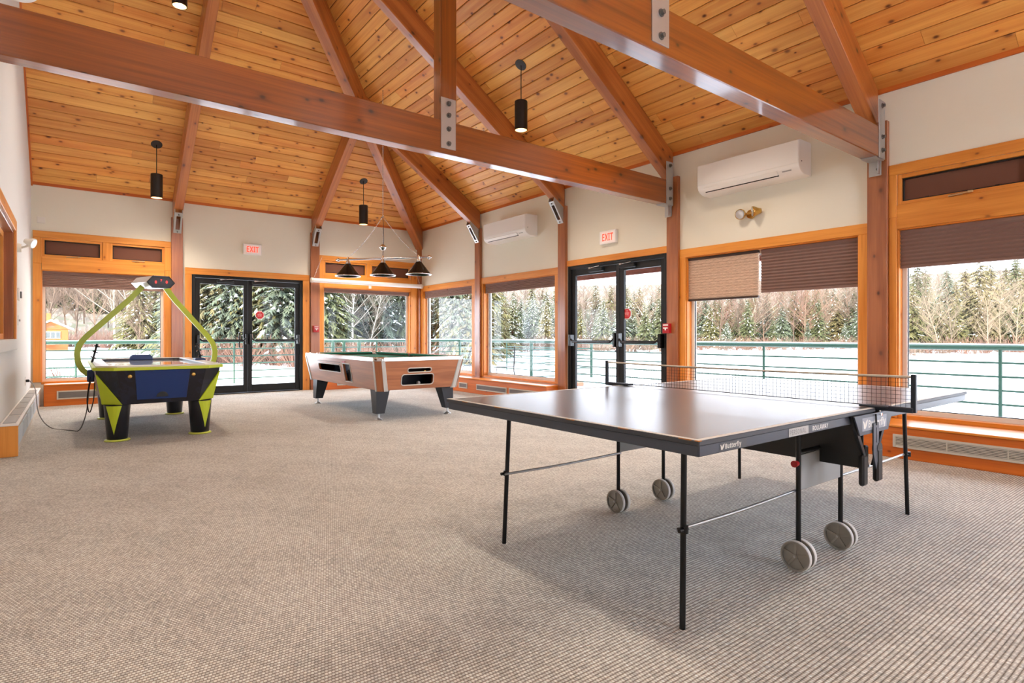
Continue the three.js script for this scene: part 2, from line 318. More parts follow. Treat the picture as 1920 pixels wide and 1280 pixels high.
rafB.forEach(([z, s, label], i) => {
  const t = thing('rafter', label, 'rafter', [XB, EAVE, z], 0, 'roof rafters');
  P(t, 'timber', rafterGeo(s).rotateY(Math.PI), M.rafter); if (i < 2) bracket(t, Math.PI, [0, 0, 0]);
});
const rafA = [[1.474, RUN - .02, 'long rafter rising from the post left of the far glass doors'], [3.927, 2.41, 'short jack rafter rising from the post right of the far glass doors']];
for (const [x, s, label] of rafA) {
  const t = thing('rafter', label, 'rafter', [x, EAVE, ZA], 0, 'roof rafters');
  P(t, 'timber', rafterGeo(s).rotateY(-Math.PI / 2), M.rafter); bracket(t, -Math.PI / 2, [0, 0, 0]);
}
single('hip_rafter', 'heavy hip rafter climbing diagonally from the far corner', 'rafter', rafterGeo(RUN * Math.SQRT2 - .05, .50, TAN / Math.SQRT2, .17).rotateY(-Math.PI * .75), M.rafter, [XB, EAVE, ZA], 'roof rafters');

// tie beams with king posts and plates
function tieBeam(z0, z1, x0, y0, y1, label) {
  const t = thing('tie_beam', label, 'beam', [XB - .06, y0, (z0 + z1) / 2], 0, 'tie beams');
  const w = (z1 - z0) / 2, h = y1 - y0;
  P(t, 'timber', box(x0 - XB + .06, -.02, 0, h, -w, w, .006), M.beam);
  const kx = 2.835 - XB + .06;
  const gp = (xa, xb, ya, yb, bolts, nm = 'gusset_plate') => { const p = P(t, nm, box(xa, xb, ya, yb, w, w + .008, .001), M.steel, 'galvanised steel plate'); for (const [bx, by] of bolts) P(p, 'bolt', merge([move(rot(cyl(.016, .016, .03, 6), Math.PI / 2), bx, by, w + .018), move(rot(cyl(.024, .024, .006, 16), Math.PI / 2), bx, by, w + .01)]), M.steelDark); };
  gp(kx - .082, kx + .078, .05, .53, [[kx, .10], [kx, .24], [kx, .37], [kx, .48]]);
  gp(-.17, -.035, -.01, .55, [[-.10, .07], [-.10, .2], [-.10, .5]]);
  P(t, 'angle_bracket', merge([box(-.21, -.02, -.012, 0, -w + .01, w - .005, .001), box(-.085, -.0, -.14, -.0, w - .045, w - .035, .001), box(-.036, -.028, -.15, 0, -w + .01, w - .03, .001)]), M.steel, 'steel angle bracket under the beam end');
  P(t, 'bolt', move(rot(cyl(.014, .014, .02, 6), 0, 0, Math.PI / 2), -.045, -.09, .02), M.steelDark);
}
tieBeam(-4.825, -4.69, XL + .01, 2.82, 3.135, 'long wooden tie beam crossing the upper half of the room');
tieBeam(-2.36, -2.215, XL + .01, 2.815, 3.11, 'nearest wooden tie beam reaching the post by the big window');
for (const [z, label] of [[-4.757, 'upright king post standing on the long tie beam'], [-2.288, 'upright king post standing on the nearest tie beam']]) single('king_post', label, 'post', box(-.09, .09, 0, 2.46, -.065, .062, .005, 1), M.beam, [2.84, 3.14, z], 'king posts');
// ---------------------------------------------------------------- windows and doors
const wb = (side, u0, u1, y0, y1, w0, w1, c = .003, grain) => side === 'B' ? box(XB + w0, XB + w1, y0, y1, u0, u1, c, grain) : side === 'A' ? box(u0, u1, y0, y1, ZA - w1, ZA - w0, c, grain) : side === 'L' ? box(XL - w1, XL - w0, y0, y1, u0, u1, c, grain) : box(u0, u1, y0, y1, ZF + w0, ZF + w1, c, grain);
const wp = (side, u, y, w) => side === 'B' ? [XB + w, y, u] : side === 'A' ? [u, y, ZA - w] : side === 'L' ? [XL - w, y, u] : [u, y, ZF + w];
const ring = (side, u0, u1, y0, y1, t, w0, w1) => merge([wb(side, u0, u0 + t, y0, y1, w0, w1, .002), wb(side, u1 - t, u1, y0, y1, w0, w1, .002), wb(side, u0 + t, u1 - t, y0, y0 + t, w0, w1, .002), wb(side, u0 + t, u1 - t, y1 - t, y1, w0, w1, .002)]);
M.sillTop = tint(trimTex, '#fff6ea', .3); M.screen = std('#6e4432', .8); M.crank = std('#cdb489', .3, { metalness: .7 });
function fixed(g, side, [u0, u1, y0, y1], wood = M.jamb, pane = M.glass) { // jamb liner, vinyl frame, pane
  P(g, 'jamb', merge([wb(side, u0 - .004, u0 + .012, y0, y1, 0, .1, .002, 1), wb(side, u1 - .012, u1 + .004, y0, y1, 0, .1, .002, 1), wb(side, u0, u1, y1 - .012, y1 + .004, 0, .1, .002)]), wood);
  P(g, 'sill', wb(side, u0, u1, y0 - .035, y0 + .004, -.006, .1, .003), M.sillTop);
  P(g, 'frame', ring(side, u0 + .006, u1 - .006, y0 + .002, y1 - .006, .045, .095, .15), M.vinyl, 'pale window frame');
  P(g, 'gasket', ring(side, u0 + .05, u1 - .05, y0 + .046, y1 - .05, .008, .108, .13), M.spacer);
  P(g, 'pane', wb(side, u0 + .05, u1 - .05, y0 + .046, y1 - .05, .118, .122, 0), pane);
}
function transom(g, side, [u0, u1, y0, y1]) {
  P(g, 'sash', ring(side, u0, u1, y0, y1, .035, .0, .06), M.trim);
  P(g, 'insect_screen', merge([ring(side, u0 + .035, u1 - .035, y0 + .035, y1 - .035, .014, .028, .045)]), M.black);
  P(g, 'shade_panel', wb(side, u0 + .03, u1 - .03, y0 + .03, y1 - .03, .05, .058, 0), M.screen, 'dark brown shade behind the screen');
  const um = (u0 + u1) / 2, a = wp(side, um - .085, y0 + .012, -.014), b = wp(side, um + .085, y0 + .02, -.03);
  P(g, 'crank_handle', merge([wb(side, um - .085, um + .02, y0 + .006, y0 + .024, -.014, .004, .003), rod(a, b, .008, 8), wb(side, um + .06, um + .1, y0 + .01, y0 + .03, -.04, -.018, .004)]), M.crank);
  for (const q of [.24, .76]) { const u = u0 + (u1 - u0) * q; P(g, 'latch', wb(side, u - .018, u + .018, y0 + .03, y0 + .05, .01, .03, .004), M.black); }
  P(g, 'pane', wb(side, u0 + .02, u1 - .02, y0 + .02, y1 - .02, .12, .124, 0), M.glass);
}
function casing(g, side, list) { for (const [u0, u1, y0, y1] of list) P(g, 'casing', wb(side, u0, u1, y0, y1, -.022, .0, .004), M.trim); }
const W = {};
const win = (n, label) => W[n] = thing('window_' + n, label, 'window', [0, 0, 0], 0, null, S);
{ const g = win(1, 'big window left of the far doors with two brown transom panels'); const o = HA.w1;
  fixed(g, 'A', o); transom(g, 'A', HA.w1a); transom(g, 'A', HA.w1b);
  casing(g, 'A', [[-.503, o[0], 0.36, 2.25], [o[1], 1.385, .36, 2.25], [-.503, 1.385, 2.66, 2.765], [-.503, -.393, 2.25, 2.66], [1.284, 1.385, 2.25, 2.66], [.396, .498, 2.36, 2.66], [-.393, 1.284, 2.148, 2.36]]); }
{ const g = win(2, 'corner window on the far wall below two brown transom panels'); const o = HA.w2;
  fixed(g, 'A', o); transom(g, 'A', HA.w2a); transom(g, 'A', HA.w2b);
  casing(g, 'A', [[4.018, o[0], .3, 2.656], [o[1], 6.277, .3, 2.656], [4.018, 6.277, 2.656, 2.76], [5.055, 5.15, 2.37, 2.656], [o[0], o[1], 2.10, 2.37]]); }
{ const g = win(3, 'narrow-looking corner window on the right wall behind the pool table'); const o = HB.w3; fixed(g, 'B', o); casing(g, 'B', [[-11.69, o[0], .3, 2.12], [o[1], -9.432, .3, 2.12], [-11.69, -9.432, 2.12, 2.228]]); }
{ const g = win(4, 'window under the farther white air conditioner'); const o = HB.w4; fixed(g, 'B', o); casing(g, 'B', [[-9.248, o[0], .3, 2.115], [o[1], -6.986, .3, 2.115], [-9.248, -6.986, 2.115, 2.225]]); }
{ const g = win(5, 'wide window under the nearer white air conditioner and brass lamp'); const o = HB.w5; fixed(g, 'B', o); casing(g, 'B', [[-4.637, o[0], .3, 2.118], [o[1], -2.383, .3, 2.118], [-4.637, -2.383, 2.118, 2.228]]); }
{ const g = win(6, 'nearest big window at the right edge with one brown transom panel'); const o = HB.w6; fixed(g, 'B', o); transom(g, 'B', HB.w6t); transom(g, 'B', HB.w6u);
  casing(g, 'B', [[-2.2, o[0], .3, 2.245], [-2.2, o[0], 2.245, 2.655], [o[1], .15, .3, 2.655], [-2.2, .15, 2.655, 2.757], [-1.14, -1.05, 2.36, 2.655], [o[0], o[1], 2.13, 2.36]]); }
{ const g = win(7, 'further big window of the right wall beyond the picture edge'); const o = HB.w7; fixed(g, 'B', o); casing(g, 'B', [[.25, o[0], .3, 2.655], [o[1], 2.7, .3, 2.655], [.25, 2.7, 2.655, 2.757]]); }
{ const g = win(8, 'wood framed inner window of the left wall at the picture edge'); const o = HL.w8;
  casing(g, 'L', [[-8.56, o[0], 1.06, 2.27], [o[1], -5.77, 1.06, 2.27], [-8.56, -5.77, 2.27, 2.39]]);
  P(g, 'jamb', merge([wb('L', o[0] - .002, o[0] + .03, o[2], o[3], 0, .16, .003, 1), wb('L', o[1] - .03, o[1] + .002, o[2], o[3], 0, .16, .003, 1), wb('L', o[0], o[1], o[3] - .03, o[3], 0, .16, .003)]), M.post);
  P(g, 'sash', ring('L', o[0] + .03, o[1] - .03, o[2], o[3] - .03, .06, .08, .12), M.trim);
  P(g, 'shade_panel', wb('L', o[0] + .02, o[1] - .02, o[2], o[3], .15, .17, 0), M.screen);
  P(g, 'pane', wb('L', o[0] + .08, o[1] - .08, o[2] + .05, o[3] - .08, .098, .102, 0), M.glass);
  P(g, 'sill', wb('L', -8.56, -5.77, .945, 1.06, -.03, .02, .006), M.wallWhite, 'painted sill board'); }

{ const g = win(9, 'unseen tall window added behind the viewer to brighten the room'); const o = HF; fixed(g, 'F', o, M.jamb, M.clear);  // added out of view, tall and narrow to brighten the room from behind
  casing(g, 'F', [[o[0] - .1, o[0], .3, o[3]], [o[1], o[1] + .1, .3, o[3]], [o[0] - .1, o[1] + .1, o[3], o[3] + .1]]); }
// printed octagon stickers on the door glass
function canvasTex(w, h, draw) { const c = document.createElement('canvas'); c.width = w; c.height = h; const x = c.getContext('2d'); draw(x, w, h); const t = new THREE.CanvasTexture(c); t.colorSpace = THREE.SRGBColorSpace; return t; }
const stickerTex = canvasTex(256, 256, (x) => { x.fillStyle = '#c5262b'; x.fillRect(0, 0, 256, 256); x.fillStyle = '#f3dcd8'; x.textAlign = 'center'; x.font = 'bold 30px sans-serif'; x.fillText('STOP', 128, 70); x.font = 'bold 24px sans-serif'; x.fillText('EMERGENCY', 128, 118); x.fillText('EXIT ONLY', 128, 148); x.font = '18px sans-serif'; x.fillText('alarm will sound', 128, 188); });
function octagon(r, d) { const pts = []; for (let k = 0; k < 8; k++) { const a = Math.PI / 8 + k * Math.PI / 4; pts.push([r * Math.cos(a), r * Math.sin(a)]); } const g = extrude(pts, d, 0); const q = g.attributes.position, uv = g.attributes.uv; for (let i = 0; i < q.count; i++) uv.setXY(i, .5 + q.getX(i) / (2 * r), .5 + q.getY(i) / (2 * r)); return g; }
M.sticker = new THREE.MeshStandardMaterial({ map: stickerTex, roughness: .5 });
function doubleDoor(n, label, side, u0, u1, um0, um1, yTop, closerFlip) { // u ascending
  const g = thing('door_' + n, label, 'door', [0, 0, 0], 0, null, S);
  const F = .06, st = .075;
  P(g, 'frame', merge([wb(side, u0, u0 + F, 0, yTop, .0, .12, .003, 1), wb(side, u1 - F, u1, 0, yTop, .0, .12, .003, 1), wb(side, u0 + F, u1 - F, yTop - .05, yTop, .0, .12, .003), wb(side, u0, u1, 0, .015, .0, .14, .003)]), M.frameBlack);
  const mid = (um0 + um1) / 2;
  [[u0 + F + .004, mid - .003, 0], [mid + .003, u1 - F - .004, 1]].forEach(([a, b, k]) => {
    const top = yTop - .055, ga = a + st, gb = b - st, gy0 = .16, gy1 = top - .10;
    const leaf = P(g, 'door_leaf', merge([wb(side, a, ga, .02, top, .03, .08, .004, 1), wb(side, gb, b, .02, top, .03, .08, .004, 1), wb(side, ga, gb, .02, gy0, .03, .08, .003), wb(side, ga, gb, gy1, top, .03, .08, .003)]), M.frameBlack, 'black metal door leaf');
    P(leaf, 'pane', wb(side, ga - .01, gb + .01, gy0 - .01, gy1 + .01, .053, .057, 0), M.glass);
    const s = k ? -1 : 1, hinge = k ? b : a, lock = k ? a : b; // panic bar on the inside
    P(leaf, 'panic_bar', merge([wb(side, Math.min(hinge + s * .1, lock - s * .1), Math.max(hinge + s * .1, lock - s * .1), .985, 1.03, -.08, -.045, .008), wb(side, Math.min(hinge + s * .01, hinge + s * .06), Math.max(hinge + s * .01, hinge + s * .06), .93, 1.12, -.07, .03, .008), wb(side, Math.min(lock - s * .055, lock - s * .01), Math.max(lock - s * .055, lock - s * .01), .93, 1.14, -.07, .03, .008), rod(wp(side, lock - s * .1, 1.007, -.06), wp(side, lock - s * .03, 1.06, -.04), .016, 8), rod(wp(side, hinge + s * .1, 1.007, -.06), wp(side, hinge + s * .03, 1.06, -.04), .016, 8)]), M.blackGloss);
    if (!k) { const hu = lock - s * .13; P(leaf, 'pull_handle', merge([rod(wp(side, hu, .86, .13), wp(side, hu, 1.17, .13), .012, 8), rod(wp(side, hu, .87, .08), wp(side, hu, .87, .14), .01, 8), rod(wp(side, hu, 1.16, .08), wp(side, hu, 1.16, .14), .01, 8), rod(wp(side, hu, 1.16, .13), wp(side, hu + s * .06, 1.16, .1), .01, 8)]), M.blackGloss); }
    const cu = a + (b - a) * (k ? .2 : .55);
    P(leaf, 'closer', merge([wb(side, cu - .14, cu + .16, yTop - .13, yTop - .075, -.04, .03, .01), rod(wp(side, cu + .1, yTop - .06, -.02), wp(side, cu - .12, yTop - .045, -.1), .008, 8), rod(wp(side, cu - .12, yTop - .045, -.1), wp(side, cu + .18, yTop - .03, -.01), .008, 8)]), M.black);
    P(leaf, 'closer_arm', merge([rod(wp(side, cu - .06, yTop - .07, -.05), wp(side, cu + .12, yTop - .055, -.055), .006, 8), wb(side, cu - .1, cu - .06, yTop - .085, yTop - .06, -.065, -.045, .004)]), M.chrome);
  });
  return g;
}
const D1 = doubleDoor(1, 'black framed double glass doors on the far wall', 'A', HA.d1[0], HA.d1[1], 2.59, 2.742, 2.213);
casing(D1, 'A', [[1.6, 1.708, 0, 2.215], [3.69, 3.825, 0, 2.215], [1.6, 3.825, 2.215, 2.33]]);
const D2 = doubleDoor(2, 'black framed double glass doors on the right wall behind the net', 'B', HB.d2[0], HB.d2[1], -5.787, -5.653, 2.21);
casing(D2, 'B', [[-6.803, -4.82, 2.212, 2.305]]);
function sticker(at, turn, label) { const t = thing('warning_sticker', label, 'sticker', at, turn, 'door stickers'); P(t, 'backing', octagon(.088, .002), M.white); P(t, 'print', move(octagon(.076, .002), 0, 0, .0015), M.sticker); }
sticker([2.885, 1.50, ZA - .053], 0, 'red octagonal sticker on the far glass doors');
sticker([XB + .053, 1.418, -5.60], -Math.PI / 2, 'red octagonal sticker on the right-hand glass doors');

// ---------------------------------------------------------------- pleated shades
const weave = tex(128, 128, (u, v) => { const n = .78 + .44 * (fbm(u * 6, v * 60, 6, 60, 201, 2) - .37); return [255 * n, 250 * n, 246 * n]; }, .12, .12);
M.shade = std('#86695e', .9); M.shadeGrey = M.shade; M.shadeTan = new THREE.MeshPhysicalMaterial({ map: weave, color: '#ffe2c8', roughness: 1, transmission: .55, thickness: 0 }); M.shadeRail = std('#5a4842', .6); M.railTan = std('#3c2a22', .6);
function shade(side, u0, u1, y0, y1, w, label, mat = M.shade, rail = M.shadeRail, pitch = .026, amp = .012) {
  const base = wp(side, (u0 + u1) / 2, y0, w), t = thing('pleated_shade', label, 'blind', base, 0, 'window shades');
  const loc = (g) => move(g, -base[0], -base[1], -base[2]);
  const n = Math.max(2, Math.round((y1 - .03 - y0 - .025) / (pitch / 2))), pos = [], uv = [], Y = (k) => y0 + .025 + (y1 - .03 - y0 - .025) * k / n;
  for (const d of [0, .016]) for (let k = 0; k < n; k++) {
    const a = w + d + (k % 2 ? amp : 0) * (d ? -1 : 1) * -1, b = w + d + (k % 2 ? 0 : amp) * (d ? -1 : 1) * -1;
    const p = [wp(side, u0, Y(k), a), wp(side, u1, Y(k), a), wp(side, u1, Y(k + 1), b), wp(side, u0, Y(k + 1), b)];
    for (const q of [0, 1, 2, 0, 2, 3]) { pos.push(...p[q]); uv.push(q === 0 || q === 3 ? u0 : u1, q < 2 ? Y(k) : Y(k + 1)); }
  }
  P(t, 'fabric', loc(geo(pos, null, uv)), mat);
  P(t, 'bottom_rail', loc(wb(side, u0, u1, y0, y0 + .026, w - .012, w + .022, .004)), rail);
  P(t, 'headrail', loc(wb(side, u0, u1, y1 - .032, y1, w - .014, w + .026, .003)), rail);
}
shade('A', -.38, 1.275, 1.88, 2.135, .045, 'brown shade half raised in the window left of the far doors', M.shadeGrey, M.shadeGrey);
shade('A', 4.13, 6.09, 2.0, 2.087, .045, 'gathered grey shade in the corner window under the projection screen', M.shadeGrey, M.shadeGrey);
shade('B', -11.6, -10.62, 1.95, 2.107, .045, 'gathered shade on the left half of the corner window', M.shadeGrey, M.shadeGrey);
shade('B', -10.60, -9.6, 1.95, 2.107, .045, 'gathered shade on the right half of the corner window', M.shadeGrey, M.shadeGrey);
shade('B', -9.185, -8.13, 1.922, 2.102, .045, 'gathered shade on the left half of the window below the farther air conditioner', M.shadeGrey, M.shadeGrey);
shade('B', -8.12, -7.11, 1.922, 2.102, .045, 'gathered shade on the right half of the window below the farther air conditioner', M.shadeGrey, M.shadeGrey);
shade('B', -4.53, -3.57, 1.545, 2.104, .03, 'light tan pleated shade, the paler one of the wide window', M.shadeTan, M.railTan, .034, .006);
shade('B', -3.545, -2.49, 1.60, 2.104, .05, 'dark brown pleated shade beside the paler tan one', M.shade, M.shade, .036, .016);
shade('B', -2.12, .03, 1.75, 2.117, .045, 'dark brown pleated shade of the nearest big window', M.shade, M.shade, .036, .016);

// ---------------------------------------------------------------- low heater benches under the windows
M.grille = std('#c9c2b4', .45); M.grilleGrey = std('#8f8986', .5); M.benchWood = tint(trimTex, '#f2c49a', .38);
function bench(label, side, u0, u1, depth, h, grilles, slatN, fill = M.grilleGrey) {
  const base = wp(side, (u0 + u1) / 2, 0, -depth), t = thing('heater_bench', label, 'heater', base, 0, 'window heater benches');
  const loc = (g) => move(g, -base[0], -base[1], -base[2]);
  P(t, 'cabinet', loc(wb(side, u0, u1, 0, h - .02, -depth + .004, -.026, .005)), M.benchWood);
  P(t, 'top_board', loc(wb(side, u0, u1, h - .02, h, -depth - .012, -.0, .005)), M.sillTop, 'pale glossy sill board');
  for (const [a, b, y0, y1] of grilles) {
    const w0 = -depth - .006;
    const fr = P(t, 'grille', loc(ring(side, a, b, y0, y1, .02, w0 - .004, w0 + .012)), M.grille, 'cream metal heater grille');
    P(fr, 'recess', loc(wb(side, a + .02, b - .02, y0 + .02, y1 - .02, -depth + .002, -depth + .006, 0)), slatN ? M.black : fill);
    const H = y1 - y0 - .04;
    for (let k = 0; k < (slatN || 8); k++) { const y = y0 + .02 + H * (k + .5) / (slatN || 8); P(fr, 'slat', loc(wb(side, a + .02, b - .02, y - H / (slatN || 8) * .29, y + H / (slatN || 8) * .29, w0 - .002, w0 + .008, .001)), slatN ? M.grille : fill); }
    if (slatN) for (let u = a + .4; u < b - .1; u += .4) P(fr, 'rib', loc(wb(side, u - .004, u + .004, y0 + .02, y1 - .02, w0 - .003, w0 + .008, .001)), M.grille);
  }
}
bench('honey wood heater bench under the nearest windows with long cream grille', 'B', -4.61, 3.2, .5, .297, [[-4.4, -2.4, .10, .215], [-2.0, .2, .10, .215], [.5, 2.8, .10, .215]], 6);
bench('honey wood heater bench behind the pool table under two windows', 'B', -11.4, -6.99, .297, .285, [[-11.2, -10.0, .075, .185], [-9.62, -9.32, .075, .185], [-9.0, -8.05, .075, .185], [-7.98, -7.1, .075, .185]], 0);
bench('red-brown heater bench under the left window beside the air hockey table', 'A', -.36, 1.37, .35, .34, [[-.2, 1.25, .10, .235]], 0);
bench('low heater bench under the corner window of the far wall', 'A', 4.03, 6.02, .28, .30, [[4.3, 5.7, .08, .2]], 0);
{ // long heater along the left wall
  const t = thing('wall_heater', 'long low heater along the left wall with a honey wood end', 'heater', [-.46, 0, -9.3]);
  const bx = (a, b, c, d, e, f, k) => move(box(a, b, c, d, e, f, k), .46, 0, 9.3);
  P(t, 'cabinet', bx(XL, -.405, 0, .28, -11.38, -6.9, .004), std('#cfc2b2', .5));
  P(t, 'end_panel', bx(XL, -.395, 0, .285, -6.9, -6.86, .004), M.trim, 'honey wood end panel');
  P(t, 'top_board', bx(XL, -.392, .28, .3, -11.38, -6.85, .004), M.white);
  for (let k = 0; k < 6; k++) { const z = -10.9 + k * .68; const gr = P(t, 'grille', bx(XL + .02, -.412, .3, .305, z, z + .6, .001), M.grey, 'grey top grille');
    for (let q = 0; q < 14; q++) P(gr, 'slat', bx(XL + .03, -.422, .304, .309, z + .03 + q * .04, z + .045 + q * .04, .001), M.alu);
    P(t, 'access_panel', bx(-.407, -.398, .08, .24, z - .02, z + .56, .002), std('#c3ccd2', .4), 'pale grey front panel'); }
}
// ---------------------------------------------------------------- things on walls and ceiling
function exitSign(at, turn, label) {
  const t = thing('exit_sign', label, 'exit sign', at, turn, 'exit signs');
  P(t, 'housing', move(extrude(rrect(-.163, .163, 0, .2, .008), .05, .004), 0, 0, 0), M.white);
  const m = new THREE.MeshStandardMaterial({ color: '#ffffff', roughness: .5, map: exitTex, emissive: '#ffffff', emissiveMap: exitGlow, emissiveIntensity: .9 });
  const f = new THREE.PlaneGeometry(.30, .18); f.translate(0, .1, .0515); P(t, 'lit_face', flat(f), m, 'glowing red letters EXIT');
}
const exitDraw = (bg, fg) => canvasTex(512, 307, (x, w, h) => { x.fillStyle = bg; x.fillRect(0, 0, w, h); x.fillStyle = fg; x.textAlign = 'center'; x.font = 'bold 260px sans-serif'; x.setTransform(.70, 0, 0, 1, 256, 245); x.fillText('EXIT', 0, 0); x.setTransform(1, 0, 0, 1, 0, 0); });
const exitTex = exitDraw('#fbf3ee', '#f0402a'), exitGlow = exitDraw('#100302', '#ff2a14');
exitSign([2.73, 2.65, ZA + .001], 0, 'lit EXIT sign above the far glass doors');
exitSign([XB - .001, 2.465, -5.89], -Math.PI / 2, 'lit EXIT sign above the right-hand glass doors');

function airCon(at, turn, label) { // local: x along the wall, z into the room, y up from the bottom
  const t = thing('air_conditioner', label, 'air conditioner', at, turn, 'wall air conditioners');
  const L = 1.24, D = .275, H = .36;
  const s = new THREE.Shape(); s.moveTo(0, .0); s.lineTo(.14, 0); s.bezierCurveTo(.22, .005, .27, .05, D, .095); s.lineTo(D, H - .03); s.quadraticCurveTo(D, H, D - .04, H); s.lineTo(0, H); s.lineTo(0, 0);
  const g = extrude(s, L, .004, [], 12); rot(g, 0, -Math.PI / 2, 0); g.translate(L / 2, 0, 0);
  P(t, 'body', g, M.white);
  P(t, 'front_panel', box(-L / 2 + .006, L / 2 - .006, .105, H - .012, D - .002, D + .006, .003), M.white);
  const inc = (g2) => { rot(g2, .73, 0, 0); g2.translate(0, .0436, .2495); return g2; };
  P(t, 'louver', inc(box(-L / 2 + .09, L / 2 - .24, -.02, .034, .0, .008, .002)), M.white);
  P(t, 'air_slot', inc(box(-L / 2 + .09, L / 2 - .24, -.034, -.022, -.003, .0035, 0)), M.black);
  P(t, 'display', inc(box(L / 2 - .19, L / 2 - .09, .0, .014, .0, .004, .001)), M.grey);
  P(t, 'screw', move(rot(cyl(.007, .007, .006, 10), 0, 0, Math.PI / 2), L / 2 + .001, .13, .22), M.steelDark);
}
airCon([XB - .002, 2.815, -8.18], -Math.PI / 2, 'white wall air conditioner, the farther one, left of an EXIT sign');
airCon([XB - .002, 2.822, -3.57], -Math.PI / 2, 'white wall air conditioner, the nearer larger-looking one, above a brass lamp');
airCon([XL + .002, 4.09, -6.15], Math.PI / 2, 'white wall unit high on the left wall above the long tie beam');

function lampHead(parent, at, aim, r, m) { // small emergency lamp head
  const d = V(...aim).normalize(), q = new THREE.Quaternion().setFromUnitVectors(V(0, 1, 0), d), tr = (g) => { g.applyQuaternion(q); g.translate(...at); return g; };
  const h = P(parent, 'lamp_head', tr(lathe([[0, -r * 1.5], [r * .45, -r * 1.45], [r * .62, -r * .9], [r, -.01], [r, r * .12], [r * .9, r * .15], [r * .86, 0]], 24)), m);
  P(h, 'lens', tr(move(lathe([[0, .0], [r * .5, -.003], [r * .86, -.002]], 20), 0, .012, 0)), std('#dfe3e4', .08, { metalness: .6 }));
}
{
  const t = thing('emergency_light', 'brass two-headed emergency light under the nearer air conditioner', 'lamp', [XB, 2.53, -3.64], -Math.PI / 2);
  P(t, 'mount', merge([move(rot(cyl(.05, .055, .03, 24), Math.PI / 2), 0, 0, .015), rod([0, 0, .02], [0, 0, .07], .018, 12)]), M.brass);
  P(t, 'arm', merge([rod([-.07, .0, .07], [.07, .0, .07], .012, 10)]), M.brass);
  lampHead(t, [-.085, 0, .10], [.1, -.15, 1], .062, M.brass); lampHead(t, [.075, .005, .10], [-.75, -.1, .7], .062, M.brass);
}
{
  const t = thing('emergency_light', 'cream emergency lamp head sticking out from the left wall', 'lamp', [XL, 2.14, -8.95], Math.PI / 2);
  P(t, 'mount', move(rot(cyl(.05, .055, .04, 20), Math.PI / 2), 0, 0, .02), M.offwhite);
  P(t, 'arm', rod([0, 0, .03], [-.06, .03, .12], .014, 10), M.offwhite);
  lampHead(t, [-.11, .05, .15], [-.35, -.35, .85], .06, M.offwhite);
}
function pull(at, turn, label) { const t = thing('fire_alarm', label, 'fire alarm', at, turn, 'red pull stations'); P(t, 'box', box(-.055, .055, 0, .13, 0, .055, .006), M.red); P(t, 'handle', merge([box(-.035, .035, .062, .078, .055, .066, .002), box(-.008, .008, .04, .07, .055, .068, .002)]), M.white, 'white T pull handle'); P(t, 'plate', box(-.04, .04, .1, .118, .055, .057, .0005), M.white); }
pull([3.93, 1.17, ZA + .057], 0, 'red fire alarm box on the post right of the far doors');
pull([6.30, 1.13, -4.79], -Math.PI / 2, 'red fire alarm box on the post right of the nearer glass doors');
single('wall_plate', 'blank cream plate high on the far wall beside the left corner', 'plate', box(-.05, .05, 0, .1, 0, .012, .003), M.offwhite, [-.40, 2.885, ZA]);
{ const t = thing('thermostat', 'small grey thermostat on the left wall', 'thermostat', [XL, 1.52, -9.1], Math.PI / 2); P(t, 'plate', box(-.08, .08, 0, .15, 0, .02, .004), M.white); P(t, 'dial', box(-.03, .03, .03, .11, .02, .035, .003), M.steelDark); }
{ const t = thing('light_switch', 'white light switch below the thermostat', 'switch', [XL, 1.22, -9.1], Math.PI / 2); P(t, 'plate', box(-.04, .04, 0, .12, 0, .008, .003), M.white); P(t, 'toggle', box(-.006, .006, .05, .075, .008, .022, .002), M.grey); }
{ const t = thing('wall_outlet', 'wall outlet with a black plug above the left heater', 'outlet', [XL, .41, -10.4], Math.PI / 2); P(t, 'plate', box(-.04, .04, 0, .12, 0, .006, .002), M.white); P(t, 'plug', box(-.018, .018, .045, .08, .006, .045, .006), M.black); }

// pendants
M.cord = std('#15120f', .6); M.pend = std('#2b2521', .45, { metalness: .3 });
function pendant(x, y, z, tiltAxis, label) {
  const t = thing('pendant_light', label, 'pendant lamp', [x, y - .88, z], 0, 'black cylinder pendants');
  const can = rot(cyl(.075, .08, .03, 28), tiltAxis[0], 0, tiltAxis[1]); can.translate(0, .872, 0);
  P(t, 'canopy', can, M.pend); P(t, 'cord', rod([0, .38, 0], [0, .87, 0], .006, 8), M.cord);
  P(t, 'shade', lathe([[0, .385], [.02, .385], [.083, .38], [.085, .37], [.085, 0], [.078, 0], [.078, .33], [0, .33]], 32), M.pend);
  P(t, 'bulb', lathe([[0, .045], [.05, .05], [.068, .09], [.06, .14], [.03, .2], [0, .21]], 20), new THREE.MeshStandardMaterial({ color: '#fff1d8', emissive: '#ffcf96', emissiveIntensity: 5 }), 'warm glowing bulb');
  P(t, 'reflector', lathe([[.0765, .004], [.074, .3], [.03, .325]], 32), std('#f2d8b4', .4));
  const l = new THREE.SpotLight('#fff0de', LAMP_CD, 0, 1.2, .9, 2); l.position.set(x, y - .88 + .03, z); l.target.position.set(x, 0, z); l.castShadow = true; l.shadow.radius = 8; scene.add(l, l.target);
}
const LAMP_CD = 6;
pendant(1.073, 4.20, -10.82, [-ANG, 0], 'black cylinder pendant in front of the left end of the far wall');
pendant(4.59, 4.19, -10.84, [-ANG, 0], 'black cylinder pendant left of the hip rafter');
pendant(4.70, 4.69, -5.93, [0, -ANG], 'black cylinder pendant hanging in front of the right slope');
pendant(1.05, 6.06, -8.14, [-ANG, 0], 'black cylinder pendant cut off by the top picture edge');

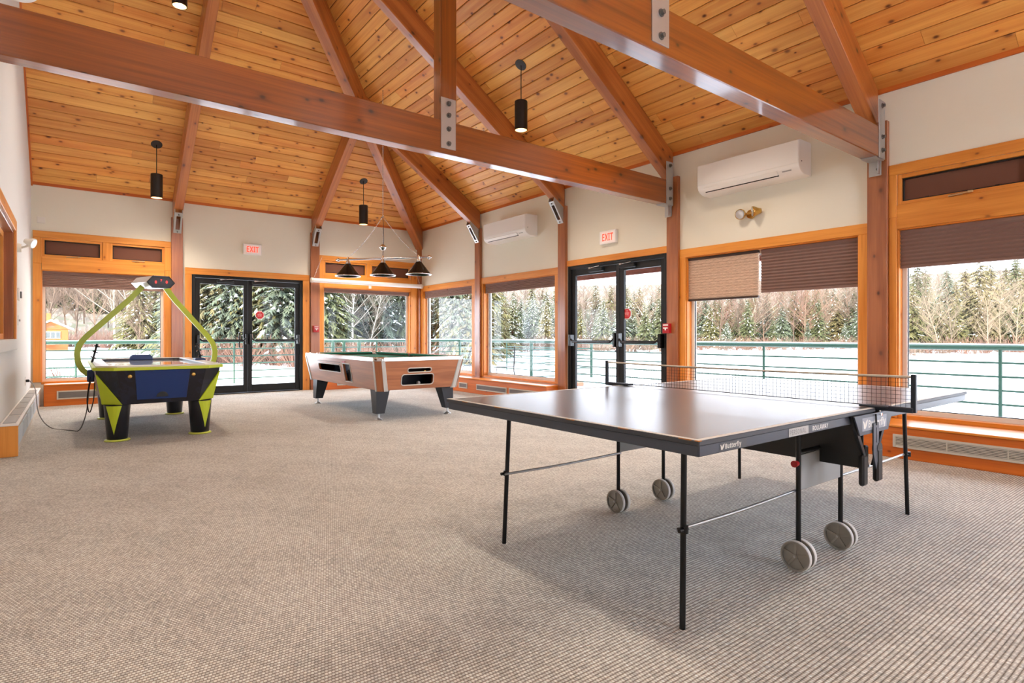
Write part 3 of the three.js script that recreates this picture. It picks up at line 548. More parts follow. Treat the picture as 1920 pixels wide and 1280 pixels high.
pendant(4.70, 4.69, -3.64, [0, -ANG], 'black cylinder pendant mostly hidden behind the nearest tie beam');
pendant(1.05, CAP - .02, -2.8, [0, 0], 'unseen black cylinder pendant added above the viewer for fill light');  // extra lamp out of view, added to light the floor more evenly
pendant(1.05, CAP - .02, -.1, [0, 0], 'unseen black cylinder pendant added overhead behind the viewer for fill light');  // second added lamp out of view, also for fill light
// projection screen case
{
  const t = thing('projection_screen', 'white rolled-up projection screen tube hung below the corner transoms', 'screen', [5.06, 2.22, -11.6]);
  P(t, 'case', rot(cyl(.045, .045, 2.46, 24), 0, 0, Math.PI / 2), M.white);
  P(t, 'end_cap', merge([-1.24, 1.24].map((x) => move(rot(cyl(.052, .052, .04, 24), 0, 0, Math.PI / 2), x, 0, 0))), M.offwhite);
  P(t, 'pull_tab', box(-.03, .03, -.11, -.04, -.004, .004, .001), M.offwhite);
  chain(t, [-1.2, .05, 0], [-1.0, .5, -.1], .022); chain(t, [1.2, .05, 0], [1.14, .32, -.1], .022);
}
function chain(parent, a, b, s, sag = 0, mat = M.chrome) { // one part: linked rings from a to b
  const p = V(...a), q = V(...b), L = p.distanceTo(q), n = Math.max(3, Math.round(L / (s * 1.35))), list = [];
  for (let k = 0; k < n; k++) {
    const t = (k + .5) / n, e = .01, at = (tt) => p.clone().lerp(q, tt).add(V(0, -sag * 4 * tt * (1 - tt), 0)), d = at(t + e).sub(at(t - e)).normalize(), c = at(t);
    const g = new THREE.TorusGeometry(s * .5, s * .16, 5, 10); g.scale(.62, 1, 1); if (k % 2) g.rotateY(Math.PI / 2);
    g.applyQuaternion(new THREE.Quaternion().setFromUnitVectors(V(0, 1, 0), d)); g.translate(c.x, c.y, c.z); list.push(flat(g));
  }
  return P(parent, 'chain', merge(list), mat);
}
// three-shade billiard lamp
{
  const d = 9.4, c = [.4298 * d, 0, -.9307 * d], yb = EYE + 145.2 * d / 1073, t = thing('billiard_lamp', 'chrome bar lamp with three black cone shades above the pool table', 'lamp', [c[0], yb - .3, c[2]], -Math.atan2(.551, .472));
  const K = d / 8.6, hb = .3, L = .73 * K;
  P(t, 'bar', rot(cyl(.016, .016, 2 * L, 16), 0, 0, Math.PI / 2).translate(0, hb, 0), M.chrome);
  for (const s of [-1, 1]) P(t, 'finial', move(rot(lathe([[0, -.03], [.022, -.02], [.034, 0], [.022, .02], [.012, .03], [.02, .04], [0, .045]], 18), 0, 0, -s * Math.PI / 2), s * L, hb, 0), M.chrome);
  for (const k of [-1, 0, 1]) {
    const x = k * .57 * K, R = .185 * K, y1 = hb - .06, y0 = .025;
    const sh = P(t, 'lamp_shade', move(lathe([[.035, y1], [R, y0], [R, y0 - .006], [R - .012, y0], [.03, y1 - .01]], 36), x, 0, 0), M.blackGloss, 'black cone shade');
    P(sh, 'rim', move(rot(flat(new THREE.TorusGeometry(R, .009, 8, 40)), Math.PI / 2), x, y0, 0), M.chrome);
    P(sh, 'socket', move(lathe([[0, hb + .05], [.014, hb + .04], [.022, hb + .012], [.026, hb - .02], [.034, hb - .04], [.046, y1 - .02], [.03, y1 - .02]], 20), x, 0, 0), M.chrome);
    P(sh, 'lamp_bulb', move(flat(new THREE.SphereGeometry(.045, 16, 12)), x, .11, 0), std('#f1e9da', .3));
  }
  const ap = [0, hb + .70, 0];
  chain(t, [-.55 * K, hb + .05, 0], ap, .024, .06); chain(t, [.55 * K, hb + .05, 0], ap, .024, .06); chain(t, [0, hb + .05, 0], [0, hb + .5, 0], .024);
  P(t, 'cord', tube([[0, hb + .05, 0], [.02, hb + .3, .01], [0, hb + .7, 0]], .004, 20, 6), M.cord);
  chain(t, ap, [0, EAVE + TAN * (XB - c[0]) - yb + hb - .03, 0], .026);
  P(t, 'ball', move(lathe([[0, -.05], [.03, -.04], [.055, -.005], [.06, .01], [.04, .03], [.02, .05], [0, .055]], 20), 0, hb + .18, 0), M.chrome);
}
// ---------------------------------------------------------------- ping-pong table
{
  const X0 = 1.58, X1 = 2.955, X2 = 2.99, X3 = 4.33, Z0 = -2.63, Z1 = -1.083, cx = 2.97, cz = (Z0 + Z1) / 2;
  const t = thing('ping_pong_table', 'black folding ping-pong table with white edge lines on grey wheels', 'table', [cx, 0, cz]);
  const L = (g) => move(g, -cx, 0, -cz);
  const topM = new THREE.MeshPhysicalMaterial({ color: '#363b40', roughness: .45, ior: 1.7, clearcoat: 1, clearcoatRoughness: .25 });
  const lineM = std('#d8d6cf', .45), edgeM = std('#3d4046', .5), rimM = std('#4a4f59', .4, { metalness: .35 }), rimEnd = rimM;
  const tubeM = std('#101114', .3, { metalness: .3 }), chip = std('#b8763a', .9), greyP = std('#9a9a97', .55), darkP = std('#131517', .35);
  const text = (w, h, draw) => canvasTex(w, h, draw);
  for (const [a, b, y] of [[X0, X1, .76], [X2, X3, .755]]) {
    P(t, 'table_top', L(box(a, b, y - .015, y, Z0, Z1, .003)), [topM][0], 'dark glossy playing leaf');
    P(t, 'edge_band', L(merge([box(a - .002, a + .004, y - .016, y - .001, Z0, Z1, .001), box(b - .004, b + .002, y - .016, y - .001, Z0, Z1, .001), box(a, b, y - .016, y - .001, Z1 - .004, Z1 + .002, .001), box(a, b, y - .016, y - .001, Z0 - .002, Z0 + .004, .001)])), edgeM);
    const w = .02, e = .0012, near = a === X0, xa = near ? a : b - w;
    for (const [p, q, r, s] of [[a, b, Z1 - w, Z1], [a, b, Z0, Z0 + w], [xa, xa + w, Z0 + w, Z1 - w]]) P(t, 'line', L(box(p, q, y, y + e, r, s, 0)), lineM);
    // steel apron
    for (const [p, q] of [[Z1 - .03, Z1 - .004], [Z0 + .004, Z0 + .03]]) P(t, 'apron', L(box(a + .008, b - .008, y - .054, y - .016, p, q, .003)), rimM, 'blue-grey steel side rail');
    for (const [p, q] of [[a + .006, a + .03], [b - .03, b - .006]]) P(t, 'apron', L(box(p, q, y - .054, y - .016, Z0 + .006, Z1 - .006, .003)), rimEnd, 'dark steel end rail');
    for (const q of [.3, .7]) P(t, 'cross_rail', L(box(a + .03, b - .03, y - .05, y - .02, Z0 + (Z1 - Z0) * q - .015, Z0 + (Z1 - Z0) * q + .015, .002)), tubeM);
  }
  P(t, 'worn_corner', L(box(X0 - .002, X0 + .016, .7555, .7608, Z1 - .016, Z1 + .002, .002)), chip, 'chipped corner showing orange board');
  for (const q of [.12, .3, .62, .8, .97]) P(t, 'worn_edge', L(box(X0 - .0024, X0 + .001, .757, .7605, Z0 + (Z1 - Z0) * q - .03, Z0 + (Z1 - Z0) * q + .02, .0005)), chip);
  // legs
  const zl = [-2.425, -1.31];
  for (const z of zl) {
    const s = z < -2 ? -1 : 1;
    for (const [xf, xt] of [[1.808, 1.835], [4.063, 4.04]]) {
      const g = P(t, 'leg', L(rod([xf, 0, z], [xt, .72, z - s * .012], .0115, 12)), tubeM, 'thin black tube leg');
      P(g, 'collar', L(merge([rod([xf + .013, .355, z], [xf + .013, .382, z], .0145, 12), rod([xf - .02, .368, z], [xf + .03, .368, z], .008, 8)])), tubeM);
    }
    for (const x of [2.695, 3.138]) {
      const g = P(t, 'wheel_leg', L(merge([rod([x, .07, z], [x, .72, z], .0115, 12), box(x - .012, x + .012, .05, .11, z - .008, z + .008, .003)])), tubeM);
      for (const o of [-.024, .024]) {
        const wh = (gg) => L(move(rot(gg, 0, 0, Math.PI / 2), x + o, .07, z));
        P(g, 'wheel', merge([wh(lathe([[.058, -.011], [.066, -.012], [.07, -.008], [.07, .008], [.066, .012], [.058, .011]], 36)), wh(lathe([[0, -.003], [.058, -.003], [.058, .003], [0, .003]], 36)), ...[0, 1, 2, 3, 4].map((k) => { const b = box(-.006, .006, -.0085, .0085, .008, .058, .001); rot(b, 0, k * Math.PI * .4 + .3, 0); return wh(b); }), wh(cyl(.012, .012, .026, 14))]), std('#9c988f', .55), 'grey spoked plastic wheel');
        P(g, 'tyre', wh(lathe([[.066, -.0115], [.0705, -.008], [.0712, 0], [.0705, .008], [.066, .0115]], 36)), std('#dcd9d2', .6));
      }
      P(g, 'axle', L(rod([x - .04, .07, z], [x + .04, .07, z], .006, 8)), M.steel);
    }
    P(t, 'brace_rod', L(tube([[1.80, .368, z - .014 * s], [2.2, .362, z - .014 * s], [2.70, .368, z - .014 * s]], .007, 16, 8)), M.steel, 'thin steel brace rod');
    P(t, 'brace_rod', L(tube([[3.13, .368, z - .014 * s], [3.6, .365, z - .014 * s], [4.08, .368, z - .014 * s]], .007, 16, 8)), M.steel, 'thin steel brace rod');
    P(t, 'side_panel', L(box(2.70, 3.13, .37, .535, z - .003, z + .003, .001)), greyP, 'grey sheet panel between the wheel legs');
    P(t, 'top_bar', L(rod([2.695, .55, z], [3.138, .55, z], .01, 10)), tubeM);
    // V-shaped hinge bracket below the net
    const zb = s > 0 ? Z1 + .018 : Z0 - .018, k = s;
    const plate = extrude([[2.68, .744], [3.11, .744], [3.05, .655], [2.74, .655]], .006, .001);
    P(t, 'bracket_plate', L(move(plate, 0, 0, zb - .003)), rimM, 'grey trapezoid hinge plate');
    P(t, 'bracket_arm', L(merge([extrude([[2.68, .744], [2.71, .744], [2.875, .50], [2.855, .50]], .012, .001).translate(0, 0, zb - .016 * k - .006), extrude([[3.11, .744], [3.08, .744], [2.915, .50], [2.935, .50]], .012, .001).translate(0, 0, zb - .016 * k - .006)])), darkP);
    P(t, 'strap', L(move(extrude([[2.865, .70], [2.925, .70], [2.925, .56], [2.895, .49], [2.865, .56]], .006, .001, [[[2.891, .68], [2.899, .68], [2.899, .61], [2.891, .61]]]), 0, 0, zb + (k > 0 ? .004 : -.01))), rimM);
    P(t, 'latch_handle', L(merge([box(2.80, 2.85, .42, .56, zb - .03, zb - .006, .008), box(2.83, 2.86, .5, .6, zb - .028, zb - .008, .006)])), M.black, 'black plastic latch handle');
    P(t, 'latch_handle', L(merge([box(2.905, 2.96, .43, .58, zb - .012, zb + .014, .008), move(rot(cyl(.028, .028, .024, 16), Math.PI / 2), 2.932, .58, zb)])), M.black, 'black plastic latch handle');
    P(t, 'chain', L(rod([2.895, .74, zb + .008], [2.895, .69, zb + .01], .004, 6)), M.blackGloss);
  }
  P(t, 'knob', L(merge([move(rot(cyl(.016, .012, .03, 12), 0, 0, Math.PI / 2), 2.668, .5, -1.31), rod([2.66, .5, -1.31], [2.695, .5, -1.31], .006, 8)])), M.red, 'red plastic knob');
  P(t, 'centre_panel', L(box(2.90, 2.91, .48, .705, Z0 + .03, Z1 - .03, .002)), darkP, 'dark hanging centre panel');
  // net, posts and clamps
  const yn = .762, yt = .915, xn = 2.972, za = Z0 - .15, zb2 = Z1 + .15;
  for (const [z, s] of [[za, -1], [zb2, 1]]) {
    const zi = s < 0 ? Z0 : Z1;
    const n = P(t, 'net_post', L(merge([extrude([[-.009, 0], [.011, 0], [.009, .17], [-.009, .17]], .02, .002).translate(xn, yn - .01, z - .01), box(xn - .012, xn + .012, yn - .012, yn + .012, Math.min(z, zi - s * .03), Math.max(z, zi - s * .03), .003), box(xn - .03, xn + .03, yn + .0, yn + .012, zi - s * .005 - .06, zi - s * .005 + .06, .003)])), std('#1b2432', .4), 'dark blue net post and clamp');
    P(n, 'screw', L(merge([rod([xn, yn - .075, zi + s * .012], [xn, yn - .005, zi + s * .012], .006, 10), move(cyl(.014, .014, .012, 12), xn, yn - .03, zi + s * .012)])), M.chrome);
  }
  const sagY = (q) => -.006 * 4 * q * (1 - q), strands = [], cells = 92, rowsN = 8;
  for (let k = 0; k <= cells; k++) { const q = k / cells, z = za + .012 + (zb2 - za - .024) * q, s = sagY(q); strands.push(box(xn - .0006, xn + .0006, yn + .008 + s * .3, yt - .008 + s, z - .0007, z + .0007, 0)); }
  for (let r = 0; r < rowsN; r++) { const y = yn + .01 + (yt - yn - .022) * r / (rowsN - 1), pts = []; for (let k = 0; k <= 8; k++) pts.push([xn, y + sagY(k / 8) * (r / rowsN), za + .012 + (zb2 - za - .024) * k / 8]); strands.push(tube(pts, .0008, 16, 4)); }
  const net = P(t, 'net', L(merge(strands)), std('#16181b', .8), 'fine black net'); net.userData.kind = 'stuff';
  const tape = []; for (let k = 0; k < 8; k++) { const q = k / 8, q2 = (k + 1) / 8, z0 = za + .012 + (zb2 - za - .024) * q, z1 = za + .012 + (zb2 - za - .024) * q2; tape.push(rod([xn, yt - .004 + sagY(q), z0], [xn, yt - .004 + sagY(q2), z1], .0055, 6)); }
  P(t, 'net_tape', L(merge(tape)), std('#cfc8ba', .8), 'pale top tape');
  P(t, 'net_cord', L(rod([xn, yn + .009, za], [xn, yn + .009, zb2], .0022, 6)), M.black);
  // printed lettering on the near long side
  const brand = (x, size, px, py, bg, fg) => { x.fillStyle = bg; x.fillRect(0, 0, px, py); x.fillStyle = fg; const u = py / 60; x.beginPath(); x.moveTo(8 * u, 12 * u); x.quadraticCurveTo(26 * u, 16 * u, 30 * u, 34 * u); x.quadraticCurveTo(38 * u, 12 * u, 62 * u, 8 * u); x.quadraticCurveTo(56 * u, 34 * u, 36 * u, 50 * u); x.quadraticCurveTo(22 * u, 54 * u, 16 * u, 44 * u); x.quadraticCurveTo(20 * u, 36 * u, 8 * u, 12 * u); x.fill(); x.font = 'bold ' + size + 'px sans-serif'; x.textBaseline = 'middle'; x.fillText('Butterfly', 66 * u, 31 * u); };
  const label = (g, tx, lab) => P(t, 'lettering', L(g), new THREE.MeshStandardMaterial({ map: tx, roughness: .5 }), lab);
  const face = (x0, x1, y0, y1, z) => { const g = new THREE.PlaneGeometry(x1 - x0, y1 - y0); g.translate((x0 + x1) / 2, (y0 + y1) / 2, z); return flat(g); };
  label(face(1.70, 1.865, .711, .739, Z1 - .0028), text(330, 56, (x) => brand(x, 46, 330, 56, '#4b4c50', '#d9d4c8')), 'white brand lettering on a dark sticker');
  label(face(2.16, 2.56, .709, .741, Z1 - .0028), text(640, 52, (x) => { x.fillStyle = '#b4b0ac'; x.fillRect(0, 0, 640, 52); x.fillStyle = '#4d4f57'; x.fillRect(250, 0, 390, 52); x.textBaseline = 'middle'; x.font = 'bold 42px sans-serif'; x.fillStyle = '#83807e'; x.fillText('PERSONAL', 8, 28); x.fillStyle = '#d8d4cc'; x.fillText('ROLLAWAY', 300, 28); }), 'PERSONAL ROLLAWAY sticker');
  label(face(2.76, 3.03, .672, .73, Z1 + .0215), text(440, 92, (x) => brand(x, 74, 440, 92, '#8f939c', '#dedad0')), 'pale brand lettering on the hinge plate');
  label(face(2.765, 2.90, .0, .018, 0).rotateY(-Math.PI / 2).translate(xn - .0128 , .754, Z1 + .10 + 2.765 - 2.765 - .0), text(300, 40, (x) => brand(x, 32, 300, 40, '#1b2432', '#a8a294')), 'small brand lettering on the net clamp');
}

// ---------------------------------------------------------------- pool table
{
  const XC = 3.68, ZC = -8.135, HW = .665, HL = 1.415, Y1 = .818, YB = .395;
  const t = thing('pool_table', 'coin-operated wood veneer pool table with green cloth and chrome trim', 'pool table', [XC, 0, ZC]);
  const ti = .075, yt = .775; // sides lean inwards towards the bottom
  const side = (w, z0, dz, holes) => { // leaning side panel made in the x,y plane, then hung
    const s = new THREE.Shape([[-w, yt], [w, yt], [w - ti * .9, YB], [-w + ti * .9, YB]].map((p) => new THREE.Vector2(...p)));
    const g = extrude(s, .03, .003, holes); const q = g.attributes.position, uv = g.attributes.uv;
    for (let i = 0; i < q.count; i++) { uv.setXY(i, q.getX(i) + dz, q.getY(i)); q.setZ(i, q.getZ(i) - ti * (yt - q.getY(i)) / (yt - YB)); }
    g.computeVertexNormals(); return g;
  };
  const hole = (x0, x1, y0, y1, r) => rrect(x0, x1, y0, y1, r, THREE.Path);
  const hang = (g, turn, d) => { g.translate(0, 0, d - .03); g.rotateY(turn); return g; };
  const cabinet = (name, w, turn, d, holes, mat) => P(t, name, hang(side(w, 0, turn, holes), turn, d), mat);
  const ends = [[-.21, .125, .625, .668, .021], [-.29, .17, .455, .585, .032]], sides = [[-.77, .13, .575, .675, .03], [.25, .50, .46, .70, .008]];
  cabinet('cabinet_side', HW - .07, 0, HL, ends.map((h) => hole(...h)), M.veneer);
  cabinet('cabinet_side', HW - .07, Math.PI, HL, [], M.veneer);
  cabinet('cabinet_side', HL - .07, -Math.PI / 2, HW, sides.map((h) => hole(...h)), new THREE.MeshPhysicalMaterial({ map: veneerTex, color: '#f2e6da', roughness: .45, ior: 1.8, clearcoat: 1, clearcoatRoughness: .24 }));
  cabinet('cabinet_side', HL - .07, Math.PI / 2, HW, [], M.veneer);
  const lean = (y) => -ti * (yt - y) / (yt - YB);
  const lip = (h, turn, d, m) => { const [x0, x1, y0, y1, r] = h, w = .012; const s = rrect(x0 - w, x1 + w, y0 - w, y1 + w, r + w * .8), g = extrude(s, .008, .002, [rrect(x0, x1, y0, y1, r, THREE.Path)]); const q = g.attributes.position; for (let i = 0; i < q.count; i++) q.setZ(i, q.getZ(i) + lean(q.getY(i))); g.computeVertexNormals(); g.translate(0, 0, d - .002); g.rotateY(turn); return P(t, 'opening_rim', g, m); };
  for (const h of ends) lip(h, 0, HL, M.alu); for (const h of sides) lip(h, -Math.PI / 2, HW, M.alu);
  // inside of the openings
  P(t, 'ball_tray', merge([box(-.36, .24, .42, .43, HL - .42, HL - .1, 0), box(-.36, .24, .42, .70, HL - .43, HL - .42, 0)]), std('#1c1f2a', .5));
  P(t, 'ball_tray', merge([box(-HW + .09, -HW + .3, .55, .56, -.82, .18, 0), box(-HW + .3, -HW + .31, .45, .72, -.85, .2, 0)]), std('#3a4660', .5));
  P(t, 'coin_chute', box(-HW + .10, -HW + .11, .44, .72, .23, .52, 0), M.black);
  P(t, 'lock', move(rot(cyl(.014, .014, .02, 14), 0, 0, Math.PI / 2), -HW + .09, .60, .29), M.chrome); P(t, 'lock', move(rot(cyl(.013, .013, .03, 14), Math.PI / 2), .04, .625, HL - .045), M.brass);
  P(t, 'decal', box(-HW - .004 , -HW + .003, .722, .74, .27, .36, .001), M.red, 'small red label'); P(t, 'plate_line', merge([box(-HW - .006, -HW + .003, .715, .718, -.82, .18, .0005)]), M.steelDark);
  single('cue_ball', 'white ball lying in the end tray of the pool table', 'ball', flat(new THREE.SphereGeometry(.028, 20, 14)), M.white, [XC + .03, .459, ZC + HL - .2]);
  // corners with metal strips
  for (const [sx, sz] of [[-1, 1], [1, 1], [-1, -1], [1, -1]]) {
    const c = .07, yb = YB - .012;
    const ptop = (x, z) => [sx * x, yt, sz * z], pb = (x, z) => [sx * (x - ti * .9), yb, sz * (z - ti * .9)];
    const prism = (a, b) => { const A = ptop(...a), B = ptop(...b), C = pb(...b), D = pb(...a), n = .02; const inn = (p) => [p[0] - sx * n, p[1], p[2] - sz * n]; const pos = []; const q4 = (p, q, r, s) => pos.push(...p, ...q, ...r, ...p, ...r, ...s); q4(A, B, C, D); q4(inn(A), inn(B), inn(C), inn(D)); q4(A, D, inn(D), inn(A)); q4(B, C, inn(C), inn(B)); q4(A, B, inn(B), inn(A)); q4(D, C, inn(C), inn(D)); const uv = []; for (let i = 0; i < pos.length / 3; i++) uv.push(pos[i * 3 + 1], pos[i * 3] + pos[i * 3 + 2]); return geo(pos, null, uv); };
    const k = P(t, 'corner_block', prism([HW - .005, HL - c], [HW - c, HL - .005]), M.veneer);
    P(k, 'metal_strip', prism([HW + .004, HL - c - .045], [HW + .004, HL - c + .004]), M.alu, 'aluminium corner strip'); P(k, 'metal_strip', prism([HW - c + .004, HL + .004], [HW - c - .045, HL + .004]), M.alu, 'aluminium corner strip');
  }
  P(t, 'bottom_panel', box(-HW + .1, HW - .1, YB, YB + .02, -HL + .1, HL - .1, .003), M.black);
  // top rails, metal edge, cloth and pockets
  const rw = .12, pk = .06;
  for (const s of [-1, 1]) {
    for (const h of [-1, 1]) P(t, 'rail', box(s * HW, s * (HW - rw), yt, Y1, h * .07, h * (HL - .14), .006), M.veneer);
    P(t, 'rail', box(-HW + .14, HW - .14, yt, Y1, s * HL, s * (HL - rw), .006), M.veneer);
    P(t, 'edge_trim', box(s * (HW - .012), s * (HW + .006), yt - .004, Y1 + .004, -HL + .1, HL - .1, .004), M.chrome, 'bright metal edge trim'); P(t, 'edge_trim', box(-HW + .1, HW - .1, yt - .004, Y1 + .004, s * (HL - .012), s * (HL + .006), .004), M.chrome, 'bright metal edge trim');
    for (const h of [-1, 1]) P(t, 'cushion', extrude([[0, 0], [.05, .012], [.045, .03], [0, .034]], HL - .25, .002).rotateY(s < 0 ? 0 : Math.PI).translate(s * (HW - rw), Y1 - .034, (s < 0 ? 0 : HL - .25) + (h > 0 ? .085 : -(HL - .165))), M.cloth = M.cloth || std('#0f6b52', .95), 'green cloth cushion');
    P(t, 'cushion', extrude([[0, 0], [.05, .012], [.045, .03], [0, .034]], 2 * HW - .36, .002).rotateY(s < 0 ? -Math.PI / 2 : Math.PI / 2).translate(s < 0 ? HW - .18 : -HW + .18, Y1 - .034, s * (HL - rw)), M.cloth, 'green cloth cushion');
  }
  P(t, 'playing_cloth', box(-HW + .1, HW - .1, yt - .02, yt, -HL + .1, HL - .1, .001), M.cloth, 'green cloth bed');
  for (const [x, z] of [[-1, -1], [1, -1], [-1, 1], [1, 1]]) { const g = lathe([[.045, -.1], [.055, .028], [.075, .034], [.085, .03], [.085, 0]], 20); P(t, 'pocket', move(g, x * (HW - .10), yt, z * (HL - .10)), M.black); P(t, 'corner_cap', move(lathe([[.088, 0], [.088, .04], [.10, .046], [.115, .04], [.115, 0]], 20), x * (HW - .11), yt, z * (HL - .11)), M.chrome); }
  for (const s of [-1, 1]) P(t, 'pocket', move(lathe([[.045, -.1], [.052, .028], [.07, .034], [.07, 0]], 20), s * (HW - .07), yt, 0), M.black);
  for (const s of [-1, 1]) for (const q of [-.75, -.45, .45, .75]) P(t, 'sight', box(s * (HW - .05) - .008, s * (HW - .05) + .008, Y1, Y1 + .0015, q * HL - .008, q * HL + .008, 0), M.white);
  // legs
  for (const [x, z] of [[-1, -1], [1, -1], [-1, 1], [1, 1]]) {
    const fx = x * .52, fz = z * 1.16, B = .058, pos = [], A = [[-1, -1], [1, -1], [1, 1], [-1, 1]];
    const bot = A.map(([a, b]) => [fx + a * B, .088, fz + b * B]), top = A.map(([a, b]) => [fx + a * B + (a === x ? 0 : -x * .075), YB + .004, fz + b * B + (b === z ? 0 : -z * .075)]);
    for (let k = 0; k < 4; k++) { const n = (k + 1) % 4; pos.push(...top[k], ...bot[k], ...bot[n], ...top[k], ...bot[n], ...top[n]); }
    pos.push(...top[0], ...top[2], ...top[1], ...top[0], ...top[3], ...top[2], ...bot[0], ...bot[1], ...bot[2], ...bot[0], ...bot[2], ...bot[3]);
    const lg = P(t, 'leg', geo(pos), std('#20242b', .35), 'black tapered leg'); P(lg, 'leveler_foot', move(lathe([[0, .09], [.012, .09], [.012, .035], [.03, .02], [.052, .006], [.052, 0], [0, 0]], 24), fx, 0, fz), M.steel, 'steel leveling foot');
  }
}

// ---------------------------------------------------------------- air hockey table
{
  const XC = .755, ZC = -8.3, HW = .575, HL = 1.28, YT = .775, YB = .385;
  const t = thing('air_hockey_table', 'navy and lime air hockey table with an overhead scoreboard', 'air hockey table', [XC, 0, ZC]);
  const lime = std('#bccb24', .4), navy = std('#14213f', .35), navyB = std('#17346b', .35), body = tex(256, 256, (u, v) => { const n = fbm(u * 8, v * 8, 8, 8, 401, 4), k = n > .5 ? 1.25 : .85; return [22 * k, 25 * k, 38 * k]; }, .4, .4);
  const bodyM = new THREE.MeshStandardMaterial({ map: body, roughness: .3 });
  const ch = .17, oct = (w, l, c) => [[-w + c, -l], [w - c, -l], [w, -l + c], [w, l - c], [w - c, l], [-w + c, l], [-w, l - c], [-w, -l + c]];
  const top = oct(HW, HL, ch), bot = oct(HW - .065, HL - .1, ch * .95);
  const loft = (A, ya, B, yb) => { const pos = [], uv = []; for (let k = 0; k < 8; k++) { const n = (k + 1) % 8, a = [A[k][0], ya, A[k][1]], b = [A[n][0], ya, A[n][1]], c = [B[n][0], yb, B[n][1]], d = [B[k][0], yb, B[k][1]]; for (const p of [a, b, c, a, c, d]) { pos.push(...p); uv.push(p[0] + p[2], p[1]); } } return geo(pos, null, uv); };
  P(t, 'cabinet', loft(top, YT - .03, bot, YB), bodyM, 'dark navy cabinet');
  const lid = (A, y) => { const pos = []; for (let k = 1; k < 7; k++) pos.push(A[0][0], y, A[0][1], A[k][0], y, A[k][1], A[k + 1][0], y, A[k + 1][1]); return geo(pos); };
  P(t, 'underside', lid(bot, YB), M.black);
  // lime corner flashes: slabs lying on the chamfers and wrapping on the faces
  const tri = (a, b, c, nrm, th = .006) => { const o = (p, s) => [p[0] + nrm[0] * s, p[1] + nrm[1] * s, p[2] + nrm[2] * s], F = [a, b, c].map((p) => o(p, th)), Bk = [a, b, c].map((p) => o(p, -.01)), pos = [...F[0], ...F[1], ...F[2]]; for (let k = 0; k < 3; k++) { const n = (k + 1) % 3; pos.push(...F[k], ...Bk[k], ...Bk[n], ...F[k], ...Bk[n], ...F[n]); } return geo(pos); };
  for (const [sx, sz] of [[-1, 1], [1, 1], [-1, -1], [1, -1]]) {
    const f = (w, l, q) => [[sx * w, l], 0];
    const a0 = [sx * HW, .70, sz * (HL - ch)], b0 = [sx * (HW - .065), YB, sz * (HL - .1 - ch * .95)], b1 = [sx * (HW - .065 - ch * .95), YB, sz * (HL - .1)], n = [sx * .70, -.1, sz * .70];
    P(t, 'lime_flash', merge([tri([a0[0] - sx * .005, a0[1], a0[2]], b0, [b1[0], b1[1], b1[2]], n), tri([sx * (HW - .02), .66, sz * (HL - ch - .02)], [sx * (HW - .063), YB, sz * (HL - .1 - ch * .95)], [sx * (HW - .063), YB, sz * (HL - .42)], [sx, 0, 0])]), lime, 'lime green triangle');
  }
  // rails and bed
  const ringS = (w, l, c, w2, l2, c2, h) => { const g = extrude(oct(w, l, c), h, .004, [oct(w2, l2, c2)]); g.rotateX(-Math.PI / 2); return g; };
  P(t, 'rail_edge', move(ringS(HW + .025, HL + .025, ch, HW - .03, HL - .03, ch * .9, .032), 0, YT - .034, 0), lime, 'lime edge moulding');
  P(t, 'rail_top', move(ringS(HW - .005, HL - .005, ch, HW - .12, HL - .12, .07, .028), 0, YT - .014, 0), std('#d9d4ca', .3), 'pale top rail');
  P(t, 'inner_wall', move(ringS(HW - .115, HL - .115, .07, HW - .125, HL - .125, .07, .06), 0, YT - .055, 0), std('#2c2f38', .3));
  P(t, 'playing_surface', move((() => { const g = extrude(oct(HW - .115, HL - .115, .07), .02, .002); g.rotateX(-Math.PI / 2); return g; })(), 0, YT - .036, 0), new THREE.MeshPhysicalMaterial({ color: '#e9ecee', roughness: .12, clearcoat: 1, clearcoatRoughness: .05 }), 'white glossy playing surface');
  for (const s of [-1]) P(t, 'goal_cover', extrude([[-.14, 0], [.14, 0], [.13, .05], [.10, .075], [-.10, .075], [-.13, .05]], .14, .01).translate(0, YT - .015, s * (HL - .07) - .07), navyB, 'navy goal cover');
  // end panel with puck slot
  const leanZ = (y) => HL - .1 * (YT - .03 - y) / (YT - .03 - YB);
  const panel = extrude([[-.25, YT - .035], [.25, YT - .035], [.225, .43], [-.225, .43]], .02, .003); { const q = panel.attributes.position; for (let i = 0; i < q.count; i++) q.setZ(i, q.getZ(i) + leanZ(q.getY(i)) - .004); panel.computeVertexNormals(); }
  P(t, 'end_panel', panel, navyB, 'navy end panel');
  const slot = new THREE.Shape(); slot.moveTo(-.055, .452); slot.lineTo(.055, .452); slot.absarc(0, .452, .055, 0, Math.PI); const sg = extrude(slot, .006, .001); { const q = sg.attributes.position; for (let i = 0; i < q.count; i++) q.setZ(i, q.getZ(i) + leanZ(q.getY(i)) + .0135); } P(t, 'puck_slot', sg, M.black, 'black half-round puck slot');
  for (const x of [-.29, .285]) P(t, 'button', move(rot(lathe([[0, .012], [.012, .014], [.02, .008], [.022, 0]], 20), Math.PI / 2), x, .68, leanZ(.68) - .001), M.brass, 'brass round button');
